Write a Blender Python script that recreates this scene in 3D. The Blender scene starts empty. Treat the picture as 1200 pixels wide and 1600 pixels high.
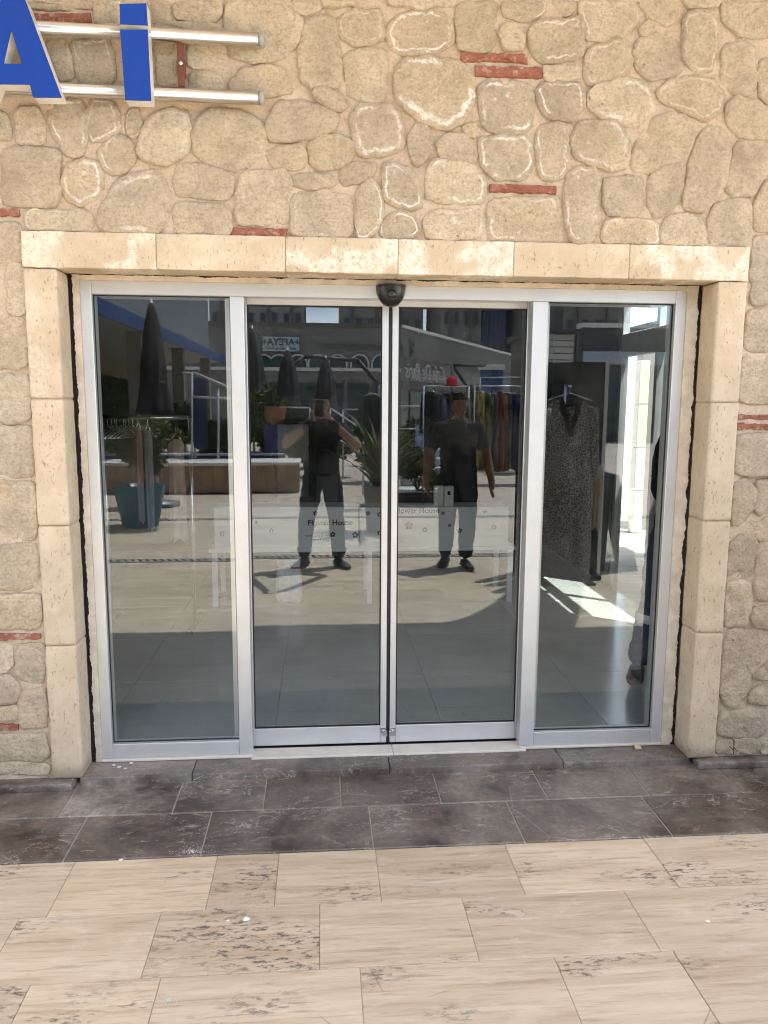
import bpy, bmesh, math, random
from mathutils import Vector, Matrix, noise
R = math.radians
rnd = random.Random(7)
sc = bpy.context.scene
COL = sc.collection

# ------------------------------------------------------------------ camera
YG = 0.17                       # plane of the fixed glass
CAM = Vector((0, YG - 3.4, 1.65))
PITCH, YAW, ROLL = R(8.09), R(4.66), R(0.33)
FPX = 1200.0
_f = Vector((math.sin(YAW)*math.cos(PITCH), math.cos(YAW)*math.cos(PITCH), -math.sin(PITCH)))
_r = Vector((math.cos(YAW), -math.sin(YAW), 0))
_u = _r.cross(_f)
RT = _r*math.cos(ROLL) + _u*math.sin(ROLL)
UP = _u*math.cos(ROLL) - _r*math.sin(ROLL)
cd = bpy.data.cameras.new('camera')
cd.sensor_fit = 'VERTICAL'; cd.sensor_height = 32.0; cd.lens = 32.0*FPX/1600.0
cd.clip_start = 0.01; cd.clip_end = 600
co = bpy.data.objects.new('camera', cd); COL.objects.link(co)
co.matrix_world = Matrix(((RT.x, UP.x, -_f.x, CAM.x), (RT.y, UP.y, -_f.y, CAM.y), (RT.z, UP.z, -_f.z, CAM.z), (0, 0, 0, 1)))
sc.camera = co

# ------------------------------------------------------------------ sky, sun, exposure
SUN = Vector((0.28, -0.22, 1.0)).normalized()      # towards the sun: high, from the right, a little from the plaza
wd = bpy.data.worlds.new('World'); sc.world = wd; wd.use_nodes = True
wn, wl = wd.node_tree.nodes, wd.node_tree.links
bg = wn['Background']; bg.inputs['Strength'].default_value = 0.15
sky = wn.new('ShaderNodeTexSky'); sky.sky_type = 'NISHITA'; sky.sun_disc = False
sky.sun_elevation = math.asin(SUN.z); sky.sun_rotation = math.atan2(SUN.x, SUN.y)
sky.altitude = 300; sky.air_density = 1.0; sky.dust_density = 1.2
tc = wn.new('ShaderNodeTexCoord')
mp = wn.new('ShaderNodeMapping'); mp.inputs['Scale'].default_value = (1, 1, 2.6)
cn = wn.new('ShaderNodeTexNoise'); cn.inputs['Scale'].default_value = 3.1; cn.inputs['Detail'].default_value = 9; cn.inputs['Roughness'].default_value = .6
cr = wn.new('ShaderNodeValToRGB'); cr.color_ramp.elements[0].position = .44; cr.color_ramp.elements[1].position = .72
cm = wn.new('ShaderNodeMix'); cm.data_type = 'RGBA'
cm.inputs[7].default_value = (9.5, 9.7, 10.2, 1)
wl.new(tc.outputs['Generated'], mp.inputs[0]); wl.new(mp.outputs[0], cn.inputs['Vector'])
wl.new(cn.outputs['Fac'], cr.inputs[0]); wl.new(cr.outputs[0], cm.inputs[0])
wl.new(sky.outputs[0], cm.inputs[6]); wl.new(cm.outputs[2], bg.inputs['Color'])
sd = bpy.data.lights.new('sun', 'SUN'); sd.energy = 4.2; sd.angle = R(0.53); sd.color = (1.0, .965, .90)
so = bpy.data.objects.new('sun', sd); COL.objects.link(so)
so.rotation_euler = SUN.to_track_quat('Z', 'Y').to_euler(); so.location = (6, -6, 12)
vs = sc.view_settings
vs.view_transform = 'Standard'; vs.look = 'None'; vs.gamma = 1.0; vs.use_curve_mapping = False
vs.exposure = 1.98
sc.render.engine = 'CYCLES'
sc.cycles.use_denoising = True; sc.cycles.filter_width = 1.1
sc.cycles.max_bounces = 10; sc.cycles.diffuse_bounces = 5; sc.cycles.glossy_bounces = 5
sc.cycles.transparent_max_bounces = 12
sc.cycles.sample_clamp_indirect = 6.0
sc.cycles.caustics_reflective = False

# ------------------------------------------------------------------ measuring helpers: pixel of the 1200x1600 photo -> point in the place
def ray(px, py): return (_f + RT*((px-600)/FPX) - UP*((py-800)/FPX))
def onY(px, py, Y):
    d = ray(px, py); return CAM + d*((Y-CAM.y)/d.y)
def onZ(px, py, Z):
    d = ray(px, py); return CAM + d*((Z-CAM.z)/d.z)
def mirY(px, py, Y):            # a thing seen mirrored in the glass, standing at depth Y in front of the shop
    p = onY(px, py, 2*YG-Y); return Vector((p.x, Y, p.z))
def mirZ(px, py, Z=0.0):
    p = onZ(px, py, Z); return Vector((p.x, 2*YG-p.y, Z))

# ------------------------------------------------------------------ object helpers
def link(o, parent=None):
    COL.objects.link(o)
    if parent is not None: o.parent = parent
    return o
def tag(o, label=None, cat=None, group=None, kind=None):
    if label: o['label'] = label
    if cat: o['category'] = cat
    if group: o['group'] = group
    if kind: o['kind'] = kind
    return o
def empty(name, loc=(0, 0, 0)):
    o = bpy.data.objects.new(name, None); o.empty_display_size = .1
    COL.objects.link(o); o.location = loc
    return o
def child(o, parent):
    o.parent = parent
    if parent is not None: o.matrix_parent_inverse = Matrix.Translation(parent.location).inverted()
    return o
def mesh_obj(name, verts, faces, mat, parent=None, smooth=False, mats=None, fm=None):
    me = bpy.data.meshes.new(name); me.from_pydata([tuple(v) for v in verts], [], faces); me.update()
    for m in (mats or [mat]): me.materials.append(m)
    if fm:
        for p, k in zip(me.polygons, fm): p.material_index = k
    if smooth:
        for p in me.polygons: p.use_smooth = True
    o = bpy.data.objects.new(name, me); COL.objects.link(o)
    if parent is not None: child(o, parent)
    return o
def bm_obj(name, bm, mat, parent=None, smooth=False):
    me = bpy.data.meshes.new(name); bm.normal_update(); bm.to_mesh(me); bm.free()
    me.materials.append(mat)
    if smooth:
        for p in me.polygons: p.use_smooth = True
    o = bpy.data.objects.new(name, me); COL.objects.link(o)
    if parent is not None: child(o, parent)
    return o
def add_box(bm, lo, hi, bev=0.0, seg=1, rot=None, piv=None):
    c = [(lo[i]+hi[i])/2 for i in range(3)]; s = [abs(hi[i]-lo[i]) for i in range(3)]
    r = bmesh.ops.create_cube(bm, size=1.0, matrix=Matrix.Translation(c) @ Matrix.Diagonal((s[0], s[1], s[2], 1)))
    vs_ = r['verts']
    if bev > 0:
        es = list({e for v in vs_ for e in v.link_edges})
        rb = bmesh.ops.bevel(bm, geom=es, offset=min(bev, min(s)*.45), segments=seg, affect='EDGES', profile=.6)
        vs_ = list({v for f in rb['faces'] for v in f.verts} | {v for v in vs_ if v.is_valid})
    if rot is not None:
        bmesh.ops.rotate(bm, verts=vs_, cent=piv or c, matrix=rot)
    return vs_
def box(name, lo, hi, mat, parent=None, bev=0.0, seg=1, rot=None, piv=None):
    bm = bmesh.new(); add_box(bm, lo, hi, bev, seg, rot, piv)
    return bm_obj(name, bm, mat, parent)
def add_cyl(bm, a, b, r0, r1=None, n=14, caps=True):
    a, b = Vector(a), Vector(b); d = b-a
    m = Matrix.Translation((a+b)/2) @ d.to_track_quat('Z', 'Y').to_matrix().to_4x4()
    return bmesh.ops.create_cone(bm, cap_ends=caps, cap_tris=False, segments=n, radius1=r0, radius2=r0 if r1 is None else r1, depth=d.length, matrix=m)['verts']
def cyl(name, a, b, r0, mat, parent=None, r1=None, n=14, smooth=True):
    bm = bmesh.new(); add_cyl(bm, a, b, r0, r1, n)
    o = bm_obj(name, bm, mat, parent, smooth)
    return o
def lathe(name, prof, mat, parent=None, n=20, center=(0, 0, 0), sx=1.0, sy=1.0, wob=None):
    vs_, fs = [], []
    for k, (r, z) in enumerate(prof):
        for i in range(n):
            a = 2*math.pi*i/n; w = wob(a, k) if wob else 1
            vs_.append((center[0]+r*w*sx*math.cos(a), center[1]+r*w*sy*math.sin(a), center[2]+z))
    for k in range(len(prof)-1):
        for i in range(n):
            j = (i+1) % n
            fs.append((k*n+i, k*n+j, (k+1)*n+j, (k+1)*n+i))
    fs.append(tuple(range(n-1, -1, -1))); m = (len(prof)-1)*n; fs.append(tuple(range(m, m+n)))
    return mesh_obj(name, vs_, fs, mat, parent, smooth=True)
def prism(name, poly, y0, y1, mat, parent=None, bev=0.0, mat_side=None):
    """poly: list of (x, z); extruded from y0 (front) to y1 (back)"""
    bm = bmesh.new()
    a = [bm.verts.new((x, y0, z)) for x, z in poly]; b = [bm.verts.new((x, y1, z)) for x, z in poly]
    bm.faces.new(a); bm.faces.new(b[::-1]); n = len(a)
    for i in range(n): bm.faces.new((a[i], b[i], b[(i+1) % n], a[(i+1) % n]))
    bmesh.ops.recalc_face_normals(bm, faces=bm.faces)
    return bm_obj(name, bm, mat, parent)
def text_obj(name, body, size, loc, rot, mat, parent=None, extrude=0.002, align='CENTER', shear=0.0, bold=0.0, sx=1.0):
    cu = bpy.data.curves.new(name, 'FONT'); cu.body = body; cu.size = size; cu.extrude = extrude
    cu.align_x = align; cu.align_y = 'CENTER'; cu.shear = shear; cu.offset = bold; cu.resolution_u = 4
    t = bpy.data.objects.new('tmp', cu); COL.objects.link(t)
    bpy.context.view_layer.update()
    me = bpy.data.meshes.new_from_object(t.evaluated_get(bpy.context.evaluated_depsgraph_get()))
    bpy.data.objects.remove(t)
    me.transform(Matrix.Translation(loc) @ rot.to_4x4() @ Matrix.Diagonal((sx, 1, 1, 1)))
    me.materials.clear(); me.materials.append(mat)
    o = bpy.data.objects.new(name, me); COL.objects.link(o)
    if parent is not None: child(o, parent)
    return o
FACE_STREET = Matrix.Rotation(R(90), 3, 'X')                                  # readable from -Y
FACE_SHOP = Matrix.Rotation(R(180), 3, 'Z') @ Matrix.Rotation(R(90), 3, 'X')  # readable from +Y

# ------------------------------------------------------------------ materials
class NT:
    def __init__(s, name):
        s.m = bpy.data.materials.new(name); s.m.use_nodes = True
        s.n = s.m.node_tree.nodes; s.l = s.m.node_tree.links
        s.b = s.n['Principled BSDF']; s.out = s.n['Material Output']
    def new(s, t, **kw):
        x = s.n.new(t)
        for k, v in kw.items():
            if k.startswith('_'): setattr(x, k[1:], v)
            else: x.inputs[k.replace('__', ' ')].default_value = v
        return x
    def link(s, a, b): s.l.new(a, b)
    def coord(s, scale=(1, 1, 1), rand=0.0, kind='Object'):
        c = s.new('ShaderNodeTexCoord'); out = c.outputs[kind]
        if rand:
            oi = s.new('ShaderNodeObjectInfo'); mm = s.new('ShaderNodeMath', _operation='MULTIPLY'); mm.inputs[1].default_value = rand
            s.link(oi.outputs['Random'], mm.inputs[0])
            va = s.new('ShaderNodeVectorMath', _operation='ADD'); s.link(out, va.inputs[0]); s.link(mm.outputs[0], va.inputs[1]); out = va.outputs[0]
        mp = s.new('ShaderNodeMapping'); mp.inputs['Scale'].default_value = scale; s.link(out, mp.inputs[0])
        return mp.outputs[0]
    def noise(s, co, scale, detail=5, rough=.55, dist=0.0):
        x = s.new('ShaderNodeTexNoise', Scale=scale, Detail=detail, Roughness=rough, Distortion=dist); s.link(co, x.inputs['Vector']); return x.outputs['Fac']
    def vor(s, co, scale, feature='F1'):
        x = s.new('ShaderNodeTexVoronoi', Scale=scale); x.feature = feature; s.link(co, x.inputs['Vector']); return x.outputs['Distance']
    def ramp(s, fac, stops):
        x = s.new('ShaderNodeValToRGB'); e = x.color_ramp.elements
        while len(e) < len(stops): e.new(.5)
        for k, (p, c) in enumerate(stops):
            e[k].position = p; e[k].color = (c, c, c, 1) if not isinstance(c, tuple) else (*c, 1)
        s.link(fac, x.inputs[0]); return x.outputs[0]
    def mix(s, fac, a, b, mode='MIX'):
        x = s.new('ShaderNodeMix'); x.data_type = 'RGBA'; x.blend_type = mode
        for sock, v in ((0, fac), (6, a), (7, b)):
            if isinstance(v, (int, float)): x.inputs[sock].default_value = v
            elif isinstance(v, tuple): x.inputs[sock].default_value = (*v, 1)
            else: s.link(v, x.inputs[sock])
        return x.outputs[2]
    def math(s, op, a, b=None, clamp=False):
        x = s.new('ShaderNodeMath'); x.operation = op; x.use_clamp = clamp
        for k, v in enumerate((a, b)):
            if v is None: continue
            if isinstance(v, (int, float)): x.inputs[k].default_value = v
            else: s.link(v, x.inputs[k])
        return x.outputs[0]
    def rand(s): return s.new('ShaderNodeObjectInfo').outputs['Random']
    def attr(s, name, kind='GEOMETRY'):
        x = s.new('ShaderNodeAttribute'); x.attribute_name = name; x.attribute_type = kind; return x.outputs['Fac']
    def bump(s, h, strength=.3, dist=.01, prev=None):
        x = s.new('ShaderNodeBump', Strength=strength, Distance=dist); s.link(h, x.inputs['Height'])
        if prev is not None: s.link(prev, x.inputs['Normal'])
        s.link(x.outputs[0], s.b.inputs['Normal']); return x.outputs[0]
    def done(s, color=None, rough=None, metal=None, spec=None):
        for k, v in (('Base Color', color), ('Roughness', rough), ('Metallic', metal), ('Specular IOR Level', spec)):
            if v is None: continue
            if isinstance(v, tuple): s.b.inputs[k].default_value = (*v, 1)
            elif isinstance(v, (int, float)): s.b.inputs[k].default_value = v
            else: s.link(v, s.b.inputs[k])
        return s.m
def plain(name, c, rough=.6, metal=0.0, var=.10, scale=9, bump=0.0, spec=None):
    t = NT(name); co = t.coord(rand=31.0)
    n = t.noise(co, scale, 5, .6)
    d = tuple(x*(1-var) for x in c); l = tuple(min(1, x*(1+var)) for x in c)
    col = t.mix(t.ramp(n, [(.3, 0.0), (.7, 1.0)]), d, l)
    rr = t.ramp(t.noise(co, scale*2.3, 4), [(.3, max(.02, rough-.07)), (.7, min(1, rough+.07))])
    if bump: t.bump(t.noise(co, scale*7, 5), bump, .004)
    return t.done(col, rr, metal, spec)

def m_stone():
    t = NT('field stone'); co = t.coord(rand=17.0)
    base = t.ramp(t.rand(), [(0, (.55, .465, .33)), (.2, (.485, .42, .315)), (.4, (.59, .515, .385)), (.6, (.52, .45, .335)), (.8, (.465, .405, .31)), (1, (.57, .475, .34))])
    big = t.noise(co, 7, 6, .6)
    col = t.mix(t.ramp(big, [(.3, .0), (.72, 1.0)]), t.mix(1.0, base, (.80, .79, .78), 'MULTIPLY'), t.mix(1.0, base, (1.16, 1.14, 1.11), 'MULTIPLY'))
    warm = t.noise(co, 13, 4, .6)
    col = t.mix(t.math('MULTIPLY', t.ramp(warm, [(.56, 0), (.74, 1)]), .45), col, (.50, .36, .22))
    fine = t.noise(co, 75, 8, .7)
    col = t.mix(t.math('MULTIPLY', t.ramp(fine, [(.36, 1), (.52, 0)]), .52), col, (.26, .205, .145))
    col = t.mix(t.math('MULTIPLY', t.ramp(t.noise(co, 55, 6, .7), [(.55, 0), (.68, 1)]), .5), col, (.60, .53, .43))
    seam = t.noise(t.coord((1, 1, 2.6), 41.0), 11, 7, .7, .8)
    col = t.mix(t.math('MULTIPLY', t.ramp(t.math('ABSOLUTE', t.math('SUBTRACT', seam, .5)), [(.0, 1), (.022, 0)]), .38), col, (.20, .155, .11))
    pit = t.noise(co, 34, 3, .5)
    col = t.mix(t.math('MULTIPLY', t.ramp(pit, [(.22, 1), (.3, 0)]), .7), col, (.12, .09, .06))
    # lime bloom: a broken ring a little inside the edge, and small flakes
    ed = t.attr('ed'); ef = t.attr('eff', 'OBJECT')
    w = t.math('ADD', ed, t.math('MULTIPLY', t.math('SUBTRACT', t.noise(co, 16, 5, .65), .5), .5))
    band = t.ramp(t.math('ABSOLUTE', t.math('SUBTRACT', w, .34)), [(.0, 1), (.035, .8), (.085, 0)])
    gate = t.ramp(t.noise(co, 8, 3, .5), [(.46, 0), (.57, 1)])
    grain = t.ramp(t.noise(co, 60, 5, .75), [(.36, 0), (.58, 1)])
    lime = t.math('MULTIPLY', t.math('MULTIPLY', t.math('MULTIPLY', band, gate), grain), ef, True)
    col = t.mix(lime, col, (.92, .90, .87))
    sp = t.math('MULTIPLY', t.ramp(t.noise(co, 22, 6, .7), [(.61, 0), (.69, 1)]), t.math('MULTIPLY', grain, t.math('ADD', t.math('MULTIPLY', ef, .75), .22)))
    col = t.mix(sp, col, (.84, .80, .73))
    b1 = t.bump(t.noise(co, 15, 8, .66), .8, .02)
    t.bump(fine, .8, .005, b1)
    return t.done(col, .93, None, .2)
def m_mortar():
    t = NT('lime mortar'); co = t.coord()
    n = t.noise(co, 9, 6, .6); f = t.noise(co, 90, 7, .75)
    col = t.mix(t.ramp(n, [(.3, 0), (.7, 1)]), (.53, .43, .32), (.65, .545, .425))
    col = t.mix(t.math('MULTIPLY', t.ramp(f, [(.36, 1), (.5, 0)]), .6), col, (.34, .25, .165))
    col = t.mix(t.math('MULTIPLY', t.ramp(t.noise(co, 28, 5, .7), [(.58, 0), (.72, 1)]), .5), col, (.64, .53, .40))
    b1 = t.bump(n, .5, .02); t.bump(f, .9, .006, b1)
    return t.done(col, .95, None, .15)
def m_brick():
    t = NT('old red brick'); co = t.coord(rand=11.0)
    n = t.noise(co, 20, 6, .65)
    col = t.mix(t.ramp(n, [(.3, 0), (.7, 1)]), (.22, .078, .05), (.36, .155, .105))
    col = t.mix(t.math('MULTIPLY', t.ramp(t.noise(co, 26, 5, .75), [(.52, 0), (.66, 1)]), .75), col, (.52, .42, .33))
    t.bump(t.noise(co, 60, 6, .7), .7, .006)
    return t.done(col, .9, None, .2)
def m_lime():
    t = NT('yellow limestone'); co = t.coord(rand=23.0)
    n = t.noise(co, 6, 6, .62)
    col = t.mix(t.ramp(n, [(.28, 0), (.72, 1)]), (.50, .41, .285), (.635, .54, .40))
    col = t.mix(t.math('MULTIPLY', t.ramp(t.noise(co, 15, 5, .7), [(.52, 0), (.75, 1)]), .55), col, (.71, .62, .47))
    pits = t.noise(t.coord((1, 1, .45), 9.0), 105, 3, .55)
    pm = t.math('MULTIPLY', t.ramp(pits, [(.33, 1), (.405, 0)]), t.ramp(t.noise(co, 11, 3), [(.35, .15), (.6, 1)]))
    col = t.mix(t.math('MULTIPLY', pm, .6), col, (.22, .15, .09))
    ef = t.attr('eff', 'OBJECT'); grain = t.ramp(t.noise(co, 58, 5, .75), [(.38, 0), (.58, 1)])
    w = t.ramp(t.math('ABSOLUTE', t.math('SUBTRACT', t.noise(co, 4.2, 2, .45), .55)), [(.0, 1), (.045, .8), (.085, 0)])
    col = t.mix(t.math('MULTIPLY', t.math('MULTIPLY', w, grain), ef, True), col, (.86, .80, .70))
    # splash dirt near the pavement (a stain with an uneven upper edge)
    sx = t.new('ShaderNodeSeparateXYZ'); t.link(t.coord(), sx.inputs[0])
    zz = t.math('ADD', sx.outputs['Z'], t.math('MULTIPLY', t.noise(t.coord(), 9, 4), -.12))
    col = t.mix(t.math('MULTIPLY', t.ramp(zz, [(.0, 1), (.06, 0)]), .6), col, (.23, .185, .13))
    b1 = t.bump(t.noise(co, 24, 6, .6), .25, .008); t.bump(pm, -.0 if False else .35, .004, b1)
    return t.done(col, .88, None, .2)
def m_travertine():
    t = NT('travertine'); co = t.coord((1.0, 1, 1), 37.0)
    st = t.coord((.55, 7.5, 1), 37.0)
    n = t.noise(st, 2.6, 7, .6, .35)
    col = t.ramp(n, [(.22, (.42, .33, .23)), (.42, (.525, .425, .305)), (.58, (.60, .50, .37)), (.8, (.68, .59, .46))])
    br = t.ramp(t.rand(), [(0, (.88, .86, .84)), (.5, (1, 1, 1)), (1, (1.08, 1.06, 1.03))])
    col = t.mix(1.0, col, br, 'MULTIPLY')
    n2 = t.noise(st, 9, 6, .65, .5)
    col = t.mix(t.math('MULTIPLY', t.ramp(n2, [(.33, 1), (.48, 0)]), .50), col, (.31, .215, .14))
    n3 = t.noise(t.coord((.8, 16, 1), 37.0), 7, 6, .7, .4)
    col = t.mix(t.math('MULTIPLY', t.ramp(n3, [(.60, 0), (.70, 1)]), .55), col, (.69, .60, .49))
    col = t.mix(t.math('MULTIPLY', t.ramp(n3, [(.30, 1), (.40, 0)]), .60), col, (.24, .17, .115))
    pale = t.noise(t.coord((1, 2.4, 1), 21.0), 5.5, 6, .65, .6)
    col = t.mix(t.math('MULTIPLY', t.ramp(pale, [(.55, 0), (.68, 1)]), .45), col, (.70, .60, .48))
    # open pits filled with dirt, in patches; some slabs far worse than others
    ps = t.coord((1, 2.6, 1), 13.0)
    patch = t.noise(ps, 2.1, 3, .5)
    lim = t.math('MULTIPLY', t.attr('pits', 'OBJECT'), .17)
    pg = t.ramp(t.math('ADD', patch, lim), [(.58, 0), (.70, 1)])
    pit = t.ramp(t.noise(ps, 24, 7, .72), [(.40, 1), (.48, 0)])
    pm = t.math('MULTIPLY', pit, pg)
    col = t.mix(t.math('MULTIPLY', pm, .86), col, (.10, .088, .078))
    crack = t.ramp(t.vor(t.coord((1, 1.6, 1), 5.0), 2.3, 'DISTANCE_TO_EDGE'), [(.0, 1), (.006, 0)])
    cg = t.ramp(t.noise(co, 1.7, 2), [(.60, 0), (.66, 1)])
    col = t.mix(t.math('MULTIPLY', t.math('MULTIPLY', crack, cg), .7), col, (.17, .12, .08))
    spot = t.ramp(t.noise(co, 13, 2, .4), [(.76, 0), (.80, 1)])
    col = t.mix(t.math('MULTIPLY', spot, .55), col, (.22, .19, .17))
    h = t.math('SUBTRACT', t.math('MULTIPLY', n2, .25), pm)
    t.bump(h, .45, .005)
    return t.done(col, t.ramp(n2, [(.3, .42), (.7, .62)]), None, .4)
def m_marble():
    t = NT('dark brown marble'); co = t.coord((1, 1, 1), 29.0)
    n = t.noise(co, 4.5, 7, .62, .4)
    col = t.ramp(n, [(.30, (.026, .019, .015)), (.5, (.054, .040, .031)), (.70, (.105, .080, .062))])
    brn = t.noise(t.coord((1, 2.5, 1), 3.0), 6, 5, .65, .8)
    col = t.mix(t.math('MULTIPLY', t.ramp(brn, [(.50, 0), (.68, 1)]), .7), col, (.135, .086, .054))
    v1 = t.ramp(t.math('ABSOLUTE', t.math('SUBTRACT', t.noise(t.coord((1, 1.8, 1), 7.0), 5, 5, .6, 1.4), .5)), [(.0, 1), (.013, 0)])
    vg = t.ramp(t.noise(co, 5, 2), [(.46, 0), (.58, 1)])
    col = t.mix(t.math('MULTIPLY', t.math('MULTIPLY', v1, vg), .75), col, (.50, .45, .40))
    sc_ = t.ramp(t.noise(t.coord((1, 3.0, 1), 2.0), 26, 4, .7, 1.0), [(.62, 0), (.68, 1)])
    col = t.mix(t.math('MULTIPLY', sc_, .6), col, (.42, .38, .34))
    # building dust trodden over it
    w = t.coord(); du = t.noise(w, 2.4, 6, .68, .5); dg = t.noise(w, 38, 6, .75)
    dm = t.math('MULTIPLY', t.ramp(du, [(.38, .04), (.64, .66)]), t.ramp(dg, [(.3, .45), (.7, 1)]))
    da = t.math('ADD', t.attr('dust', 'OBJECT'), .34)
    dm = t.math('MULTIPLY', dm, da, True)
    col = t.mix(dm, col, (.47, .425, .365))
    crack = t.ramp(t.vor(w, 2.0, 'DISTANCE_TO_EDGE'), [(.0, 1), (.006, 0)])
    cg = t.ramp(t.noise(w, 1.5, 2), [(.57, 0), (.62, 1)])
    col = t.mix(t.math('MULTIPLY', t.math('MULTIPLY', crack, cg), .5), col, (.42, .38, .34))
    t.bump(dg, .08, .002)
    return t.done(col, t.ramp(du, [(.3, .26), (.7, .58)]), None, .5)
def m_alu():
    t = NT('satin aluminium'); co = t.coord((1, 1, 1), 3.0)
    n = t.noise(co, 5, 5, .6)
    col = t.mix(t.ramp(n, [(.3, 0), (.7, 1)]), (.60, .62, .62), (.67, .69, .69))
    sm = t.ramp(t.noise(co, 17, 6, .7), [(.58, 0), (.75, 1)])
    col = t.mix(t.math('MULTIPLY', sm, .16), col, (.60, .57, .52))
    return t.done(col, t.ramp(t.noise(t.coord((60, 60, 1)), 3, 3), [(.3, .38), (.7, .5)]), .55, .5)
def m_glass(tint=(.93, .955, .945), r0=.108, name='tinted glass'):
    t = NT(name); t.n.remove(t.b)
    tr = t.new('ShaderNodeBsdfTransparent'); tr.inputs[0].default_value = (*tint, 1)
    gl = t.new('ShaderNodeBsdfGlossy'); gl.inputs['Roughness'].default_value = 0.0; gl.inputs[0].default_value = (.83, .93, 1, 1)
    lw = t.new('ShaderNodeLayerWeight'); lw.inputs[0].default_value = .5
    f5 = t.math('POWER', lw.outputs['Facing'], 5.0)
    fac = t.math('ADD', t.math('MULTIPLY', f5, 1-r0), r0, True)
    # wiping smears and dust on the pane
    co = t.coord(); d = t.ramp(t.noise(co, 3.5, 6, .65), [(.45, 0), (.85, .05)])
    df = t.new('ShaderNodeBsdfDiffuse'); df.inputs[0].default_value = (.6, .6, .58, 1)
    m1 = t.new('ShaderNodeMixShader'); t.link(fac, m1.inputs[0]); t.link(tr.outputs[0], m1.inputs[1]); t.link(gl.outputs[0], m1.inputs[2])
    m2 = t.new('ShaderNodeMixShader'); t.link(d, m2.inputs[0]); t.link(m1.outputs[0], m2.inputs[1]); t.link(df.outputs[0], m2.inputs[2])
    t.link(m2.outputs[0], t.out.inputs['Surface'])
    return t.m
def m_clear(tint, name):
    t = NT(name); t.n.remove(t.b)
    tr = t.new('ShaderNodeBsdfTransparent'); tr.inputs[0].default_value = (*tint, 1)
    t.link(tr.outputs[0], t.out.inputs['Surface']); return t.m
def m_emit(c, s, name):
    t = NT(name); t.b.inputs['Emission Color'].default_value = (*c, 1); t.b.inputs['Emission Strength'].default_value = s
    return t.done(c, .5)
STONE, MORTAR, BRICK, LIME = m_stone(), m_mortar(), m_brick(), m_lime()
TRAV, MARB, ALU = m_travertine(), m_marble(), m_alu()
GLASS, GBODY = m_glass(), m_clear((.98, 1, .99), 'glass body')
WGLASS = m_glass((.85, .88, .87), .06, 'window glass')
BLACK = plain('black rubber', (.012, .012, .013), .5, var=.2)
FOAM = plain('black sealing foam', (.016, .015, .016), .9, var=.35, scale=30, bump=.8)
FILL = plain('old filler plaster', (.60, .53, .43), .9, var=.22, scale=14, bump=.8)
SILLM = plain('cream threshold stone', (.66, .62, .55), .45, var=.09, scale=8)

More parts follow.
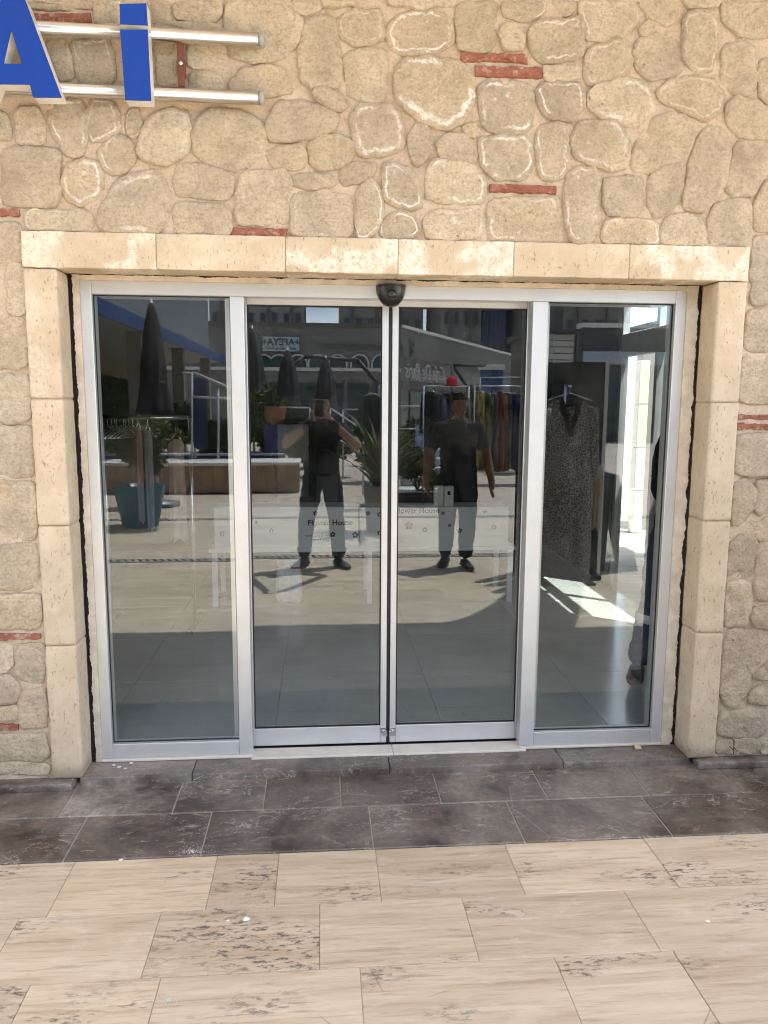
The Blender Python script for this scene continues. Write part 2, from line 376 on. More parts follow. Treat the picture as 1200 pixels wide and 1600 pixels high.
# ------------------------------------------------------------------ the stone wall
# outlines measured from the photograph, each entry: crop id | bloom 0..1 | points
OUT = '''
A .2|95,0 280,0 285,26 112,28
A .7|290,0 372,0 374,74 332,80 296,58
A .1|472,0 525,0 526,62 478,72
A .1|545,0 690,0 688,50 640,68 550,55
A .1|708,0 900,0 940,60 930,130 880,172 800,188 722,172 702,90
A .1|478,78 600,68 688,74 698,108 600,118 480,108
A .2|480,128 548,124 550,258 490,262
A .1|588,130 698,125 706,182 640,205 590,205
A .1|590,232 640,224 682,240 700,284 592,290
A .1|716,255 760,216 830,202 880,216 918,280 840,300 722,286
A .1|945,85 975,50 1020,42 1050,65 1065,190 1060,265 990,275 942,250 935,190
A .1|905,0 1003,0 1003,22 950,42 935,32
A .1|1012,0 1110,0 1102,14 1020,20
A .3|1055,60 1075,36 1192,24 1198,118 1130,134 1080,124 1058,95
A .2|1080,156 1200,148 1212,180 1205,300 1170,325 1086,290
A 0|980,285 1010,268 1093,310 1060,345 992,312
A .1|840,370 870,320 930,306 1020,330 1058,360 1048,400 960,430 850,438 836,410
A .1|965,450 985,425 1060,418 1100,440 1110,470 1080,510 1000,528 970,500
A .8|1096,360 1130,322 1200,322 1245,345 1262,400 1255,470 1140,488 1110,450
A 0|840,465 940,447 955,490 943,525 860,520 836,496
A 0|915,552 940,538 1040,548 1047,576 1000,587 920,582
A 0|1062,530 1090,508 1160,502 1178,520 1150,560 1080,578 1065,560
A .35|915,615 935,598 1085,606 1100,640 1095,735 1030,742 911,738
A .9|1114,620 1130,580 1160,564 1188,590 1195,650 1180,710 1150,742 1112,738
A .2|745,600 758,540 895,528 905,570 900,690 850,700 746,692 739,650
A 0|545,560 560,508 640,515 725,545 727,598 700,620 560,610 545,590
A .1|540,690 545,645 580,626 690,640 720,665 718,718 700,730 545,728
A .6|305,690 320,640 360,575 420,540 490,526 516,560 525,640 520,700 480,728 330,722
A .15|600,430 615,370 660,342 740,345 800,370 830,410 830,470 790,508 740,526 660,518 610,480
A .3|430,450 450,390 490,345 540,335 580,350 592,400 585,460 560,490 510,510 460,500 432,478
A .6|302,470 340,430 380,422 405,445 424,498 395,524 350,543 325,520
A .7|390,380 400,345 425,340 439,380 430,415 400,428
A .7|272,350 290,310 340,308 363,350 368,400 330,428 280,440 268,400
A .9|145,350 160,320 250,306 264,340 266,440 250,478 215,487 190,460 160,410
A .2|48,345 60,335 120,338 128,370 138,438 110,446 50,440
A .2|-40,340 18,352 28,410 20,428 -40,430
A .1|5,480 20,462 170,462 182,490 180,610 165,638 20,640 3,615
A .9|195,560 215,510 260,497 305,510 320,550 318,590 290,620 240,634 205,620
A .5|78,665 95,652 250,655 280,665 284,698 270,720 90,716 76,700
A .3|142,130 200,120 218,170 224,240 185,248 152,190
A .6|222,126 344,118 354,238 330,260 250,254 236,200
B .9|18,80 40,45 90,28 160,28 210,55 215,120 190,150 110,164 30,158 15,120
B .1|230,0 355,0 350,100 340,148 300,154 232,150
B .1|8,-30 218,-30 215,12 120,18 20,12
B .8|375,0 505,0 500,40 440,58 385,48
B .5|530,0 598,0 604,20 580,42 540,34
B 0|366,95 385,72 420,76 438,110 434,148 380,147
B .7|455,90 500,62 610,58 628,90 622,170 580,182 490,188 460,150
B 0|506,202 604,198 614,238 560,248 506,244
B 1|38,220 60,185 130,172 210,180 265,205 283,260 275,340 230,385 180,402 110,370 50,320 35,270
B 1|300,265 330,248 450,252 470,290 465,385 430,412 330,408 305,360
B .9|483,270 500,258 610,255 629,280 624,330 590,374 520,362 488,330
B .7|640,300 670,265 730,245 810,250 848,285 850,330 820,380 760,385 680,360 645,330
B .5|632,180 650,145 720,122 765,130 775,200 740,235 650,262 632,230
B .1|785,130 840,106 910,88 935,150 944,208 900,234 840,244 795,210
B .7|612,0 790,0 804,50 780,88 720,114 640,121 620,60
B .2|802,0 915,0 915,60 880,74 830,50
B 0|802,92 830,62 854,80 840,98 806,108
B .4|935,60 960,38 1020,35 1045,70 1048,160 1030,215 975,220 945,180
B .2|1065,160 1080,130 1130,125 1165,160 1168,230 1150,290 1090,285 1065,240
B .1|930,-30 1050,-30 1045,14 960,20
B .1|1062,0 1215,0 1215,108 1150,114 1090,90 1066,50
B .4|862,280 900,246 970,236 1035,250 1065,290 1060,345 1000,374 930,335 870,310
B .1|1076,330 1110,302 1160,316 1215,345 1215,440 1120,424 1080,380
B .1|780,490 800,430 840,376 900,346 950,370 970,420 950,480 900,518 820,538 785,528
B .6|590,420 620,375 720,378 755,410 768,450 760,520 710,530 610,495 592,460
B 1|480,400 495,388 560,385 575,410 575,520 550,555 495,555 482,500
B 1|303,440 320,420 450,418 465,450 462,530 430,560 350,555 305,510
B .1|165,440 200,418 260,420 290,460 285,500 240,508 180,490
B .9|82,420 100,385 130,380 150,430 140,490 100,515 82,480
B 0|252,392 285,380 303,400 290,424 262,420
B .9|0,520 30,506 80,525 110,570 122,640 90,654 20,630 0,600
B .8|132,560 150,506 200,500 290,520 318,570 312,630 230,632 140,620
B 1|-8,700 20,670 60,662 100,685 110,725 80,740 -6,738
B .9|130,690 150,656 290,650 312,665 310,740 200,745 132,740
B .6|330,620 548,615 550,700 545,750 480,755 330,747
B .9|568,620 575,545 600,520 660,520 675,560 668,720 650,755 590,755 568,700
B .2|692,560 800,545 815,570 812,650 790,672 700,670 690,620
B .9|682,735 700,690 760,682 850,690 862,730 855,762 700,758
B .1|830,560 860,530 925,511 935,560 930,620 890,660 850,679 832,640
B .1|870,720 890,676 950,670 990,690 1005,735 1000,765 875,762
B .1|940,620 960,520 985,430 1020,390 1065,390 1082,440 1080,500 1060,600 1000,660 936,645
B .1|1070,590 1090,512 1110,436 1215,452 1195,520 1160,605 1100,612
B .1|1022,680 1045,632 1140,620 1150,680 1145,765 1025,768
B .1|1165,640 1200,560 1260,560 1260,720 1162,715
B .1|1180,200 1205,180 1260,190 1260,330 1205,318 1178,288
C .2|-30,0 105,0 110,190 60,212 -30,195
C .1|30,250 60,222 110,228 130,300 132,490 60,500 30,470
C .1|-40,530 100,525 135,560 148,640 145,770 80,803 -40,790
C .1|-40,850 40,840 140,840 155,900 160,1060 130,1090 30,1098 -40,1080
C .1|-40,1135 165,1130 175,1250 180,1370 165,1400 10,1395 -40,1380
C .2|-40,1436 185,1440 192,1560 194,1740 170,1755 -40,1758
D .1|-40,195 190,182 208,250 204,400 170,420 -40,445
D .1|-40,475 215,462 221,600 220,648 -40,660
D .1|-40,745 40,740 65,780 62,850 30,885 -40,895
D .1|85,760 105,746 234,742 240,850 234,948 180,954 90,920
D .1|-40,930 60,920 95,985 80,1058 -40,1075
D .1|110,1000 238,988 247,1100 249,1198 120,1203 105,1120
D .1|-40,1090 85,1082 95,1130 80,1155 -40,1165
D .1|-40,1245 253,1237 258,1388 -40,1393
D .1|-40,1405 258,1400 260,1466 -40,1470
E .1|988,72 1120,58 1120,430 1000,443 976,400
E .1|957,510 1000,482 1120,488 1120,690 1000,704 948,690
E .1|938,760 960,746 1120,728 1120,990 1000,998 922,980 918,900
E .1|902,1176 1120,1165 1120,1400 980,1394 892,1386
E .1|888,1432 960,1426 1008,1500 998,1560 958,1640 876,1680
E .1|1010,1440 1120,1420 1120,1560 1020,1620 1005,1560 1022,1500
F .1|982,60 1120,30 1120,150 1030,160 982,110
F .1|872,172 930,132 990,140 1010,200 1004,330 960,374 853,370 850,290
F .1|842,470 852,410 940,386 980,420 985,540 960,628 837,633
F .1|1010,300 1040,232 1120,220 1120,490 1020,490 1006,420
F .1|996,540 1120,520 1120,650 1010,645 986,590
F .1|837,720 862,662 1120,660 1120,715 1000,880 960,1000 900,1078 832,1078 806,1000
F .1|1002,900 1120,820 1120,932 1000,930
F .1|976,1010 1040,972 1120,975 1120,1070 980,1070
F .1|797,1160 830,1112 1000,1102 1058,1130 1060,1240 1000,1256 801,1250
F .1|792,1290 830,1263 1000,1266 1024,1300 1010,1344 801,1349
F .1|1036,1285 1120,1280 1120,1345 1040,1345
'''
BRK = '''
A|102,36 280,36 282,68 106,68
A|722,708 898,712 895,740 722,735
A|-40,650 55,650 60,672 -40,675
B|243,160 453,166 453,194 243,188
B|287,200 495,208 495,242 288,235
B|332,572 542,578 542,604 332,598
D|-40,680 220,682 222,712 -40,718
D|-40,1186 95,1186 100,1220 -40,1224
E|906,1060 1120,1062 1120,1086 906,1088
E|904,1106 1120,1115 1120,1145 904,1142
'''
CROP = {'A': (0, 0, 2.0), 'B': (600, 0, 2.0), 'C': (0, 350, 3.5567), 'D': (0, 800, 3.5567), 'E': (900, 350, 3.5567), 'F': (900, 800, 3.5567)}
def read_poly(cid, s):
    ox, oy, k = CROP[cid]; r = []
    for q in s.split():
        a, b = q.split(','); p = onY(ox+float(a)/k, oy+float(b)/k, -0.02); r.append((p.x, p.z))
    return r
def chaikin(p, it=2, q=.25):
    for _ in range(it):
        r = []
        for i in range(len(p)):
            a, b = p[i], p[(i+1) % len(p)]
            r.append((a[0]*(1-q)+b[0]*q, a[1]*(1-q)+b[1]*q)); r.append((a[0]*q+b[0]*(1-q), a[1]*q+b[1]*(1-q)))
        p = r
    return p
def resample(p, step):
    n = len(p); L = [0]
    for i in range(n):
        a, b = p[i], p[(i+1) % n]; L.append(L[-1]+math.hypot(b[0]-a[0], b[1]-a[1]))
    m = max(14, min(56, int(L[-1]/step))); r = []; k = 0
    for j in range(m):
        d = L[-1]*j/m
        while L[k+1] < d: k += 1
        t = (d-L[k])/max(1e-9, L[k+1]-L[k]); a, b = p[k], p[(k+1) % n]
        r.append((a[0]+(b[0]-a[0])*t, a[1]+(b[1]-a[1])*t))
    return r
def area(p): return .5*sum(p[i][0]*p[(i+1) % len(p)][1]-p[(i+1) % len(p)][0]*p[i][1] for i in range(len(p)))
def stone_mesh(poly, proud, seed, step=.020, rough=.009):
    pcx = sum(a for a, b in poly)/len(poly); pcz = sum(b for a, b in poly)/len(poly)
    poly = [(a+(a-pcx)/max(.03, math.hypot(a-pcx, b-pcz))*.012, b+(b-pcz)/max(.03, math.hypot(a-pcx, b-pcz))*.012) for a, b in poly]
    p = resample(chaikin(chaikin(poly, 1, .11), 1, .22), step)
    if area(p) < 0: p = p[::-1]
    n = len(p); cx = sum(a for a, b in p)/n; cz = sum(b for a, b in p)/n
    p = [(x+.008*noise.fractal((x*22+seed, z*22, 1.3), .8, 2.2, 3), z+.008*noise.fractal((x*22, z*22+seed, 7.1), .8, 2.2, 3)) for x, z in p]
    rmin = min(math.hypot(a-cx, b-cz) for a, b in p)
    tilt = (rnd.uniform(-.05, .05), rnd.uniform(-.06, .06))
    rings = [(0.0, .012, 0), (0.0, -proud*.5, 0), (min(.004, rmin*.06), -proud*.85, .1), (min(.016, rmin*.22), -proud, .25), (rmin*.45, -proud*1.08, .5), (rmin*.72, -proud*1.12, .8)]
    vs_, ed = [], []
    for ins, y, e in rings:
        for x, z in p:
            dx, dz = cx-x, cz-z; L = math.hypot(dx, dz) or 1; k = min(.9, ins/L)
            X, Z = x+dx*k, z+dz*k
            yy = y
            if y < 0: yy = y + rough*noise.fractal((X*14+seed, Z*14, seed), .6, 2.0, 4) + (X-cx)*tilt[0] + (Z-cz)*tilt[1]
            vs_.append((X, yy, Z)); ed.append(e)
    vs_.append((cx, -proud*1.1, cz)); ed.append(1.0)
    fs = []
    for k in range(len(rings)-1):
        for i in range(n):
            j = (i+1) % n
            fs.append((k*n+i, k*n+j, (k+1)*n+j, (k+1)*n+i))
    m = (len(rings)-1)*n
    for i in range(n): fs.append((m+i, m+(i+1) % n, len(vs_)-1))
    return vs_, fs, ed
wall = empty('stone_wall', (0, 0.1, 0))
tag(wall, 'rough tan rubble stone wall with red brick slips around the glass entrance', 'wall')
boxes = []
def add_stone(poly, eff, name='stone', mat=None, proud=None, step=.020):
    if proud is None: proud = rnd.uniform(.010, .021)
    v, f, e = stone_mesh(poly, proud, rnd.uniform(0, 90), step)
    o = mesh_obj(name, v, f, mat or STONE, wall, smooth=True)
    at = o.data.attributes.new('ed', 'FLOAT', 'POINT'); at.data.foreach_set('value', e)
    o['eff'] = float(eff)
    xs = [a for a, b in poly]; zs = [b for a, b in poly]; boxes.append((min(xs), max(xs), min(zs), max(zs)))
for ln in OUT.strip().splitlines():
    h, pts = ln.split('|'); cid, ef = h.split(); add_stone(read_poly(cid, pts), ef)
def brick_box(poly):
    xs = [a for a, b in poly]; zs = [b for a, b in poly]; boxes.append((min(xs), max(xs), min(zs), max(zs)))
    n = 22
    (ax, az), (bx, bz), (cx, cz), (dx, dz) = poly
    ring = [(ax+(bx-ax)*k/n, az+(bz-az)*k/n) for k in range(n)] + [(bx, bz), (cx+(0), (bz+cz)/2)] + [(cx+(dx-cx)*k/n, cz+(dz-cz)*k/n) for k in range(n)] + [(dx, dz), (ax, (az+dz)/2)]
    ring = [(x+.006*noise.noise((x*60, z*60, 3)), z+.0055*noise.fractal((x*38, z*60, 9), .6, 2, 3)) for x, z in ring]
    if area(ring) < 0: ring = ring[::-1]
    N = len(ring); mx = sum(a for a, b in ring)/N; mz = sum(b for a, b in ring)/N
    vs_ = []
    for sx, sz, y in ((1, 1, .015), (1, 1, -.008), (.985, .86, -.013), (.6, .3, -.0135)):
        for x, z in ring: vs_.append((mx+(x-mx)*sx, y+.0045*noise.noise((x*42, z*50, 5)), mz+(z-mz)*sz))
    fs = [(k*N+i, k*N+(i+1) % N, (k+1)*N+(i+1) % N, (k+1)*N+i) for k in range(3) for i in range(N)] + [tuple(range(3*N, 4*N))]
    mesh_obj('brick', vs_, fs, BRICK, wall)
for ln in BRK.strip().splitlines():
    cid, pts = ln.split('|'); brick_box(read_poly(cid, pts))

# the stone surround of the doorway (measured on its front face)
YS = -0.022
def mX(pairs, Y): return sum(onY(x, y, Y).x for x, y in pairs)/len(pairs)
XL0 = mX([(36, 400), (78, 1200)], YS); XL1 = mX([(91, 425), (124, 1175)], YS)
XR1 = mX([(1121, 440), (1078, 1172)], YS); XR0 = mX([(1171, 390), (1119, 1176)], YS)
ZT = (onY(36, 363, YS).z+onY(1171, 383, YS).z)/2; ZB = (onY(91, 419, YS).z+onY(1121, 437, YS).z)/2
ZW = 0.038                                            # top of the plinth and threshold
OPEN = (XL0, XR0, ZT)
# random coursing where the wall runs on beyond the picture
zz = 0.06
while zz < 4.1:
    hgt = rnd.uniform(.2, .3); xx = -3.6 + rnd.uniform(0, .2)
    while xx < 3.7:
        w = rnd.uniform(.24, .42); x0, x1, z0, z1 = xx+.012, xx+w-.012, zz+.012, zz+hgt-.012
        hit = any(x0 < b[1]+.01 and x1 > b[0]-.01 and z0 < b[3]+.01 and z1 > b[2]-.01 for b in boxes)
        inop = x1 > XL0-.01 and x0 < XR0+.01 and z0 < ZT+.01
        if not hit and not inop:
            j = lambda s=.03: rnd.uniform(-s, s)*.6
            poly = [(x0+.04, z0+j()*.3), ((x0+x1)/2, z0+.004), (x1-.04, z0+abs(j())*.3), (x1-.003, (z0+z1)/2+j()), (x1-.03+j()*.5, z1-.004), ((x0+x1)/2+j(), z1-.001), (x0+.035, z1-abs(j())), (x0+.004, (z0+z1)/2+j())]
            add_stone(poly, rnd.choice((0, .1, .2, .7)), step=.045)
        xx += w
    zz += hgt
# mortar bed, uneven, with the doorway left open
def grid_wall():
    st = .017; xs = []; x = -3.8
    while x < 3.9: xs.append(x); x += st
    xs = sorted(set([q for q in xs if abs(q-XL0) > .008 and abs(q-XR0) > .008] + [XL0+.004, XR0-.004]))
    zs = []; z = 0.0
    while z < 4.32: zs.append(z); z += st
    zs = sorted([q for q in zs if abs(q-ZT) > .008] + [ZT-.004])
    vs_ = [(x, -.0022+.0062*noise.fractal((x*11, 0, z*11), .7, 2.1, 5)-.002*noise.noise((x*40, 2, z*40)), z) for z in zs for x in xs]
    n = len(xs); fs = []
    for j in range(len(zs)-1):
        for i in range(n-1):
            xm = (xs[i]+xs[i+1])/2; zm = (zs[j]+zs[j+1])/2
            if XL0+.004 < xm < XR0-.004 and zm < ZT-.004: continue
            fs.append((j*n+i, j*n+i+1, (j+1)*n+i+1, (j+1)*n+i))
    mesh_obj('mortar', vs_, fs, MORTAR, wall, smooth=True)
grid_wall()
bm = bmesh.new()
add_box(bm, (-3.8, .02, -.05), (XL0+.06, .30, 4.3)); add_box(bm, (XR0-.06, .02, -.05), (3.87, .30, 4.3))
add_box(bm, (XL0+.0602, .02, ZT-.06), (XR0-.0602, .30, 4.3))
bm_obj('masonry_core', bm, MORTAR, wall)

sur = empty('stone_door_surround', ((XL0+XR0)/2, .05, 0))
tag(sur, 'yellow limestone block surround framing the sliding glass entrance', 'door surround')
def rough_block(name, lo, hi, parent, mat, eff=.1, amp=.0022, bev=.007, cuts=None, taper=None):
    bm = bmesh.new(); add_box(bm, lo, hi, bev, 2)
    L = max(hi[0]-lo[0], hi[2]-lo[2]); nx = max(1, int((hi[0]-lo[0])/.03)); nz = max(1, int((hi[2]-lo[2])/.03))
    for k in range(1, nx):
        x = lo[0]+(hi[0]-lo[0])*k/nx; bmesh.ops.bisect_plane(bm, geom=bm.verts[:]+bm.edges[:]+bm.faces[:], plane_co=(x, 0, 0), plane_no=(1, 0, 0))
    for k in range(1, nz):
        z = lo[2]+(hi[2]-lo[2])*k/nz; bmesh.ops.bisect_plane(bm, geom=bm.verts[:]+bm.edges[:]+bm.faces[:], plane_co=(0, 0, z), plane_no=(0, 0, 1))
    bm.normal_update(); s = rnd.uniform(0, 50)
    for v in bm.verts:
        v.co += v.normal*amp*noise.fractal(v.co*22+Vector((s, 0, 0)), .7, 2, 4)
    o = bm_obj(name, bm, mat, parent, True); o['eff'] = eff
    return o
lx = [XL0] + [onY(q, 400, YS).x for q in (244, 446, 622, 803, 984)] + [XR0]
for k in range(6):
    rough_block('lintel_block', (lx[k]+.0009, YS+rnd.uniform(-.002, .002), ZB), (lx[k+1]-.0009, .125, ZT), sur, LIME, (.8, .2, .9, 1.0, .3, .9)[k], bev=.004)
zj = [ZB-.002] + [onY(60, q, YS).z for q in (623, 822, 1010)] + [ZW+.002]
for k in range(4): rough_block('jamb_block', (XL0, YS+rnd.uniform(-.002, .002), zj[k+1]+.001), (XL1, .125, zj[k]-.001), sur, LIME, (.35, 0, 0, 0)[k], bev=.012)
zj = [ZB-.002] + [onY(1140, q, YS).z for q in (629, 814, 989)] + [ZW+.002]
for k in range(4): rough_block('jamb_block', (XR1, YS+rnd.uniform(-.002, .002), zj[k+1]+.001), (XR0, .125, zj[k]-.001), sur, LIME, 0.0, bev=.012)
# thin mortar behind the block joints
bm = bmesh.new()
add_box(bm, (XL0+.004, YS+.006, ZB+.004), (XR0-.004, .12, ZT-.004)); add_box(bm, (XL0+.004, YS+.012, ZW), (XL1-.006, .12, ZB-.004)); add_box(bm, (XR1+.006, YS+.012, ZW), (XR0-.004, .12, ZB-.004))
bm_obj('joint_mortar', bm, MORTAR, sur)

# ------------------------------------------------------------------ pavement
YF = 0.14                                             # front of the aluminium frame
def ground_sheet():
    vs_ = []; N = 40
    S = [-160, -80, -40, -20, -12, -8, -5, -2, 2, 5, 8, 12, 20, 40, 80, 160]
    for y in S:
        for x in S: vs_.append((x, y-20, -.012))
    n = len(S); fs = [(j*n+i, j*n+i+1, (j+1)*n+i+1, (j+1)*n+i) for j in range(n-1) for i in range(n-1)]
    return vs_, fs
def m_plaza():
    t = NT('far paving'); co = t.coord()
    bt = t.new('ShaderNodeTexBrick', Scale=1.0); bt.inputs['Brick Width'].default_value = .62; bt.inputs['Row Height'].default_value = .36
    bt.inputs['Mortar Size'].default_value = .004; bt.inputs['Color1'].default_value = (.54, .45, .35, 1); bt.inputs['Color2'].default_value = (.47, .385, .295, 1); bt.inputs['Mortar'].default_value = (.22, .17, .13, 1)
    t.link(co, bt.inputs['Vector'])
    n = t.noise(t.coord((.8, 6, 1)), 2.2, 6, .6, .4)
    col = t.mix(1.0, bt.outputs['Color'], t.ramp(n, [(.3, (.80, .78, .76)), (.7, (1.15, 1.14, 1.12))]), 'MULTIPLY')
    return t.done(col, .6)
v, f = ground_sheet(); gnd = mesh_obj('plaza_ground', v, f, m_plaza()); tag(gnd, kind='structure')
# rows measured in the picture: front edges in world Y
def gy(pairs): return sum(onZ(x, y, 0).y for x, y in pairs)/len(pairs)
YM0 = gy([(200, 1222), (600, 1213), (1000, 1200)])     # foot of the step
YM1 = gy([(0, 1279), (600, 1259), (1200, 1241)])
YM2 = gy([(0, 1350), (600, 1323), (1200, 1306)])
YT1 = gy([(0, 1437), (600, 1407)])
YT2 = gy([(0, 1537), (600, 1510), (1200, 1479)])
def slab(name, x0, x1, ya, yb, zt, th, mat, parent, bev=.003, wob=.0008):
    g_ = .0022 if mat is MARB else .0009
    lo = (x0+g_, min(ya, yb)+g_, zt-th); hi = (x1-g_, max(ya, yb)-g_, zt+rnd.uniform(-wob, wob))
    return box(name, lo, hi, mat, parent, bev if mat is MARB else .0012, 1)
pav = empty('paved_plaza', (0, -3, 0)); tag(pav, kind='structure')
mar = empty('marble_apron', (0, -.3, 0)); tag(mar, kind='structure')
def row(parent, name, ya, yb, xs, zt, mat, prop, vals=None, th=.03):
    for k in range(len(xs)-1):
        o = slab(name, xs[k], xs[k+1], ya, yb, zt, th, mat, parent)
        o[prop] = float(vals[k]) if vals and k < len(vals) else rnd.uniform(0, .55)**1.5
ZM = 0.004
xs1 = [-3.4, -2.75, -2.1] + [sum(onZ(a, b, 0).x for a, b in ((p, q), (r, s)))/2 for p, q, r, s in ((110, 1240, 97, 1277), (287, 1222, 268, 1270), (417, 1217, 411, 1265), (531, 1215, 533, 1260), (676, 1210, 691, 1257), (829, 1203, 858, 1249), (980, 1199, 1014, 1244), (1132, 1212, 1164, 1242))] + [2.3, 2.9, 3.5]
row(mar, 'marble_slab', YM0+.06, YM1, xs1, ZM, MARB, 'dust', [.3, .3, .8, 1.1, .75, .35, .15, .5, .55, .6, .7, .5])
xs2 = [-3.4, -2.7, -2.05] + [sum(onZ(a, b, 0).x for a, b in ((p, q), (r, s)))/2 for p, q, r, s in ((137, 1277, 98, 1345), (328, 1270, 317, 1335), (577, 1262, 583, 1325), (792, 1254, 820, 1316), (1004, 1246, 1052, 1309))] + [2.05, 2.7, 3.4]
row(mar, 'marble_slab', YM1, YM2, xs2, ZM, MARB, 'dust', [.3, .3, .35, .3, .3, .5, .45, .35, .3])
tx = lambda L: [sum(onZ(a, b, 0).x for a, b in ((p, q), (r, s)))/2 for p, q, r, s in L]
xt1 = [-3.4, -2.6, -1.9] + tx([(117, 1346, 75, 1430), (341, 1335, 322, 1417), (435, 1331, 430, 1415), (587, 1325, 595, 1407), (790, 1312, 815, 1395), (1010, 1305, 1050, 1385)]) + [2.1, 2.8, 3.5]
row(pav, 'paving_slab', YM2, YT1, xt1, 0, TRAV, 'pits', [.2, .2, .2, .25, .75, .1, 0, .1, .2])
xt2 = [-3.2, -2.4, -1.75] + tx([(30, 1435, 0, 1487), (253, 1425, 220, 1527), (500, 1410, 499, 1512), (725, 1405, 745, 1498), (985, 1395, 1024, 1487)]) + [1.75, 2.5, 3.2]
row(pav, 'paving_slab', YT1, YT2, xt2, 0, TRAV, 'pits', [.2, .2, .1, .05, 1.0, .65, .0, 0, .1])
dY = YT2 - YT1; YT3 = YT2 + dY*1.05
xt3 = [-3.4, -2.6, -1.8] + tx([(45, 1540, 20, 1600), (250, 1530, 232, 1600), (563, 1517, 568, 1600), (868, 1497, 908, 1600), (1045, 1490, 1110, 1560)]) + [1.6, 2.3, 3.0]
row(pav, 'paving_slab', YT2, YT3, xt3, 0, TRAV, 'pits', [.2, .2, .5, .5, .45, .1, .1, .2])
y = YT3; n_rows = 0
while y > -7.6:
    hgt = rnd.choice((.34, .36, .40)); xs = [-3.8 - rnd.uniform(0, .4)]
    while xs[-1] < 4.0: xs.append(xs[-1]+rnd.choice((.42, .55, .62, .70, .9)))
    row(pav, 'paving_slab', y, y-hgt, xs, 0, TRAV, 'pits'); y -= hgt; n_rows += 1
box('joint_bed', (-3.9, -7.6, -.04), (4.4, YM2-.001, -.0028), plain('sandy joint', (.33, .26, .19), .95, var=.3, scale=20), pav)
# joints of the marble apron: pale grout bed
box('grout_bed', (-3.5, YM2+.004, -.03), (3.6, YM0+.1, .0005), plain('pale grout', (.36, .33, .29), .9, var=.2, scale=25), mar)
# threshold step and plinth of dark slabs
st = empty('entrance_step', (0, .02, 0)); tag(st, 'low dark marble threshold step under the glass doors', 'step')
xs = [XL1-.02, onY(300, 1200, .0).x, onY(609, 1195, .0).x, onY(880, 1185, 0).x, XR1+.02]
for k in range(4):
    o = box('step_slab', (xs[k]+.0012, YM0, .0), (xs[k+1]-.0012, .30, ZW-.002+.001*k % .0015), MARB, st, .006, 2); o['dust'] = (.95, .5, .45, .6)[k]
pl = empty('wall_plinth', (0, -.03, 0)); tag(pl, 'dark chipped marble plinth slabs running along the foot of the stone wall', 'plinth')
pxl = onZ(92, 1243, 0.0); 
for x0, x1, ds in ((-3.5, -2.2, .5), (-2.2, XL1-.02+(-.012), .9)):
    o = rough_block('plinth_slab', (x0+.002, YM0-.055, .0), (x1-.002, .05, ZW), pl, MARB, amp=.003, bev=.01); o['dust'] = ds
for x0, x1, ds in ((XR1+.035, 2.3, .8), (2.3, 3.5, .5)):
    o = rough_block('plinth_slab', (x0+.002, YM0-.055, .0), (x1-.002, .05, ZW), pl, MARB, amp=.003, bev=.01); o['dust'] = ds

# ------------------------------------------------------------------ sliding glass entrance
FX0 = mX([(124, 440), (160, 1181)], YF); FX1 = mX([(1074, 455), (1032, 1154)], YF)
FZ1 = onY(612, 446, YF).z; FZ0 = ZW+.012
GX0 = mX([(147, 460), (176.6, 1161)], YG); GX3 = mX([(1052.7, 472), (1013, 1136)], YG)
MX0 = mX([(360, 470), (373, 1170)], YF); MX1 = mX([(383, 470), (392.5, 1170)], YF)
NX0 = mX([(833, 475), (812, 1160)], YF); NX1 = mX([(858, 475), (833, 1155)], YF)
HZ = onY(612, 467, YF).z                               # underside of the header
BZ = onY(270, 1161, YF).z                              # top of fixed bottom rails
door = empty('sliding_glass_entrance', ((FX0+FX1)/2, YF+.05, ZW))
tag(door, 'four panel aluminium framed sliding glass entrance mirroring the plaza', 'glass door')
# fixed frame members butt against each other
box('frame_post', (FX0, YF, FZ0), (GX0, YF+.09, FZ1), ALU, door, .002)
box('frame_post', (GX3, YF, FZ0), (FX1, YF+.09, FZ1), ALU, door, .002)
box('header', (GX0+.0005, YF+.001, HZ), (GX3-.0005, YF+.16, FZ1), ALU, door, .002)
box('mullion', (MX0, YF, FZ0), (MX1, YF+.062, HZ-.0005), ALU, door, .002)
box('mullion', (NX0, YF, FZ0), (NX1, YF+.062, HZ-.0005), ALU, door, .002)
box('bottom_rail', (GX0+.0005, YF+.002, FZ0), (MX0-.0005, YF+.06, BZ), ALU, door, .002)
box('bottom_rail', (NX1+.0005, YF+.002, FZ0), (GX3-.0005, YF+.06, BZ), ALU, door, .002)
box('base_strip', (FX0, YF-.012, ZW), (MX1, YF+.06, FZ0-.0005), SILLM, door, .002)
box('base_strip', (NX0, YF-.012, ZW), (FX1, YF+.06, FZ0-.0005), SILLM, door, .002)
def pane(name, x0, x1, z0, z1, yf, parent, th=.008, mat=None):
    vs_ = [(x0, yf, z0), (x1, yf, z0), (x1, yf, z1), (x0, yf, z1), (x0, yf+th, z0), (x1, yf+th, z0), (x1, yf+th, z1), (x0, yf+th, z1)]
    fs = [(0, 1, 2, 3), (5, 4, 7, 6), (4, 0, 3, 7), (1, 5, 6, 2), (3, 2, 6, 7), (4, 5, 1, 0)]
    return mesh_obj(name, vs_, fs, None, parent, mats=[mat or GLASS, GBODY], fm=[0, 1, 1, 1, 1, 1])
def gasket(x0, x1, z0, z1, yf, parent, w=.005):
    bm = bmesh.new()
    add_box(bm, (x0, yf, z0), (x1, yf+.006, z0+w)); add_box(bm, (x0, yf, z1-w), (x1, yf+.006, z1))
    add_box(bm, (x0, yf, z0+w), (x0+w, yf+.006, z1-w)); add_box(bm, (x1-w, yf, z0+w), (x1, yf+.006, z1-w))
    bm_obj('gasket', bm, BLACK, parent)
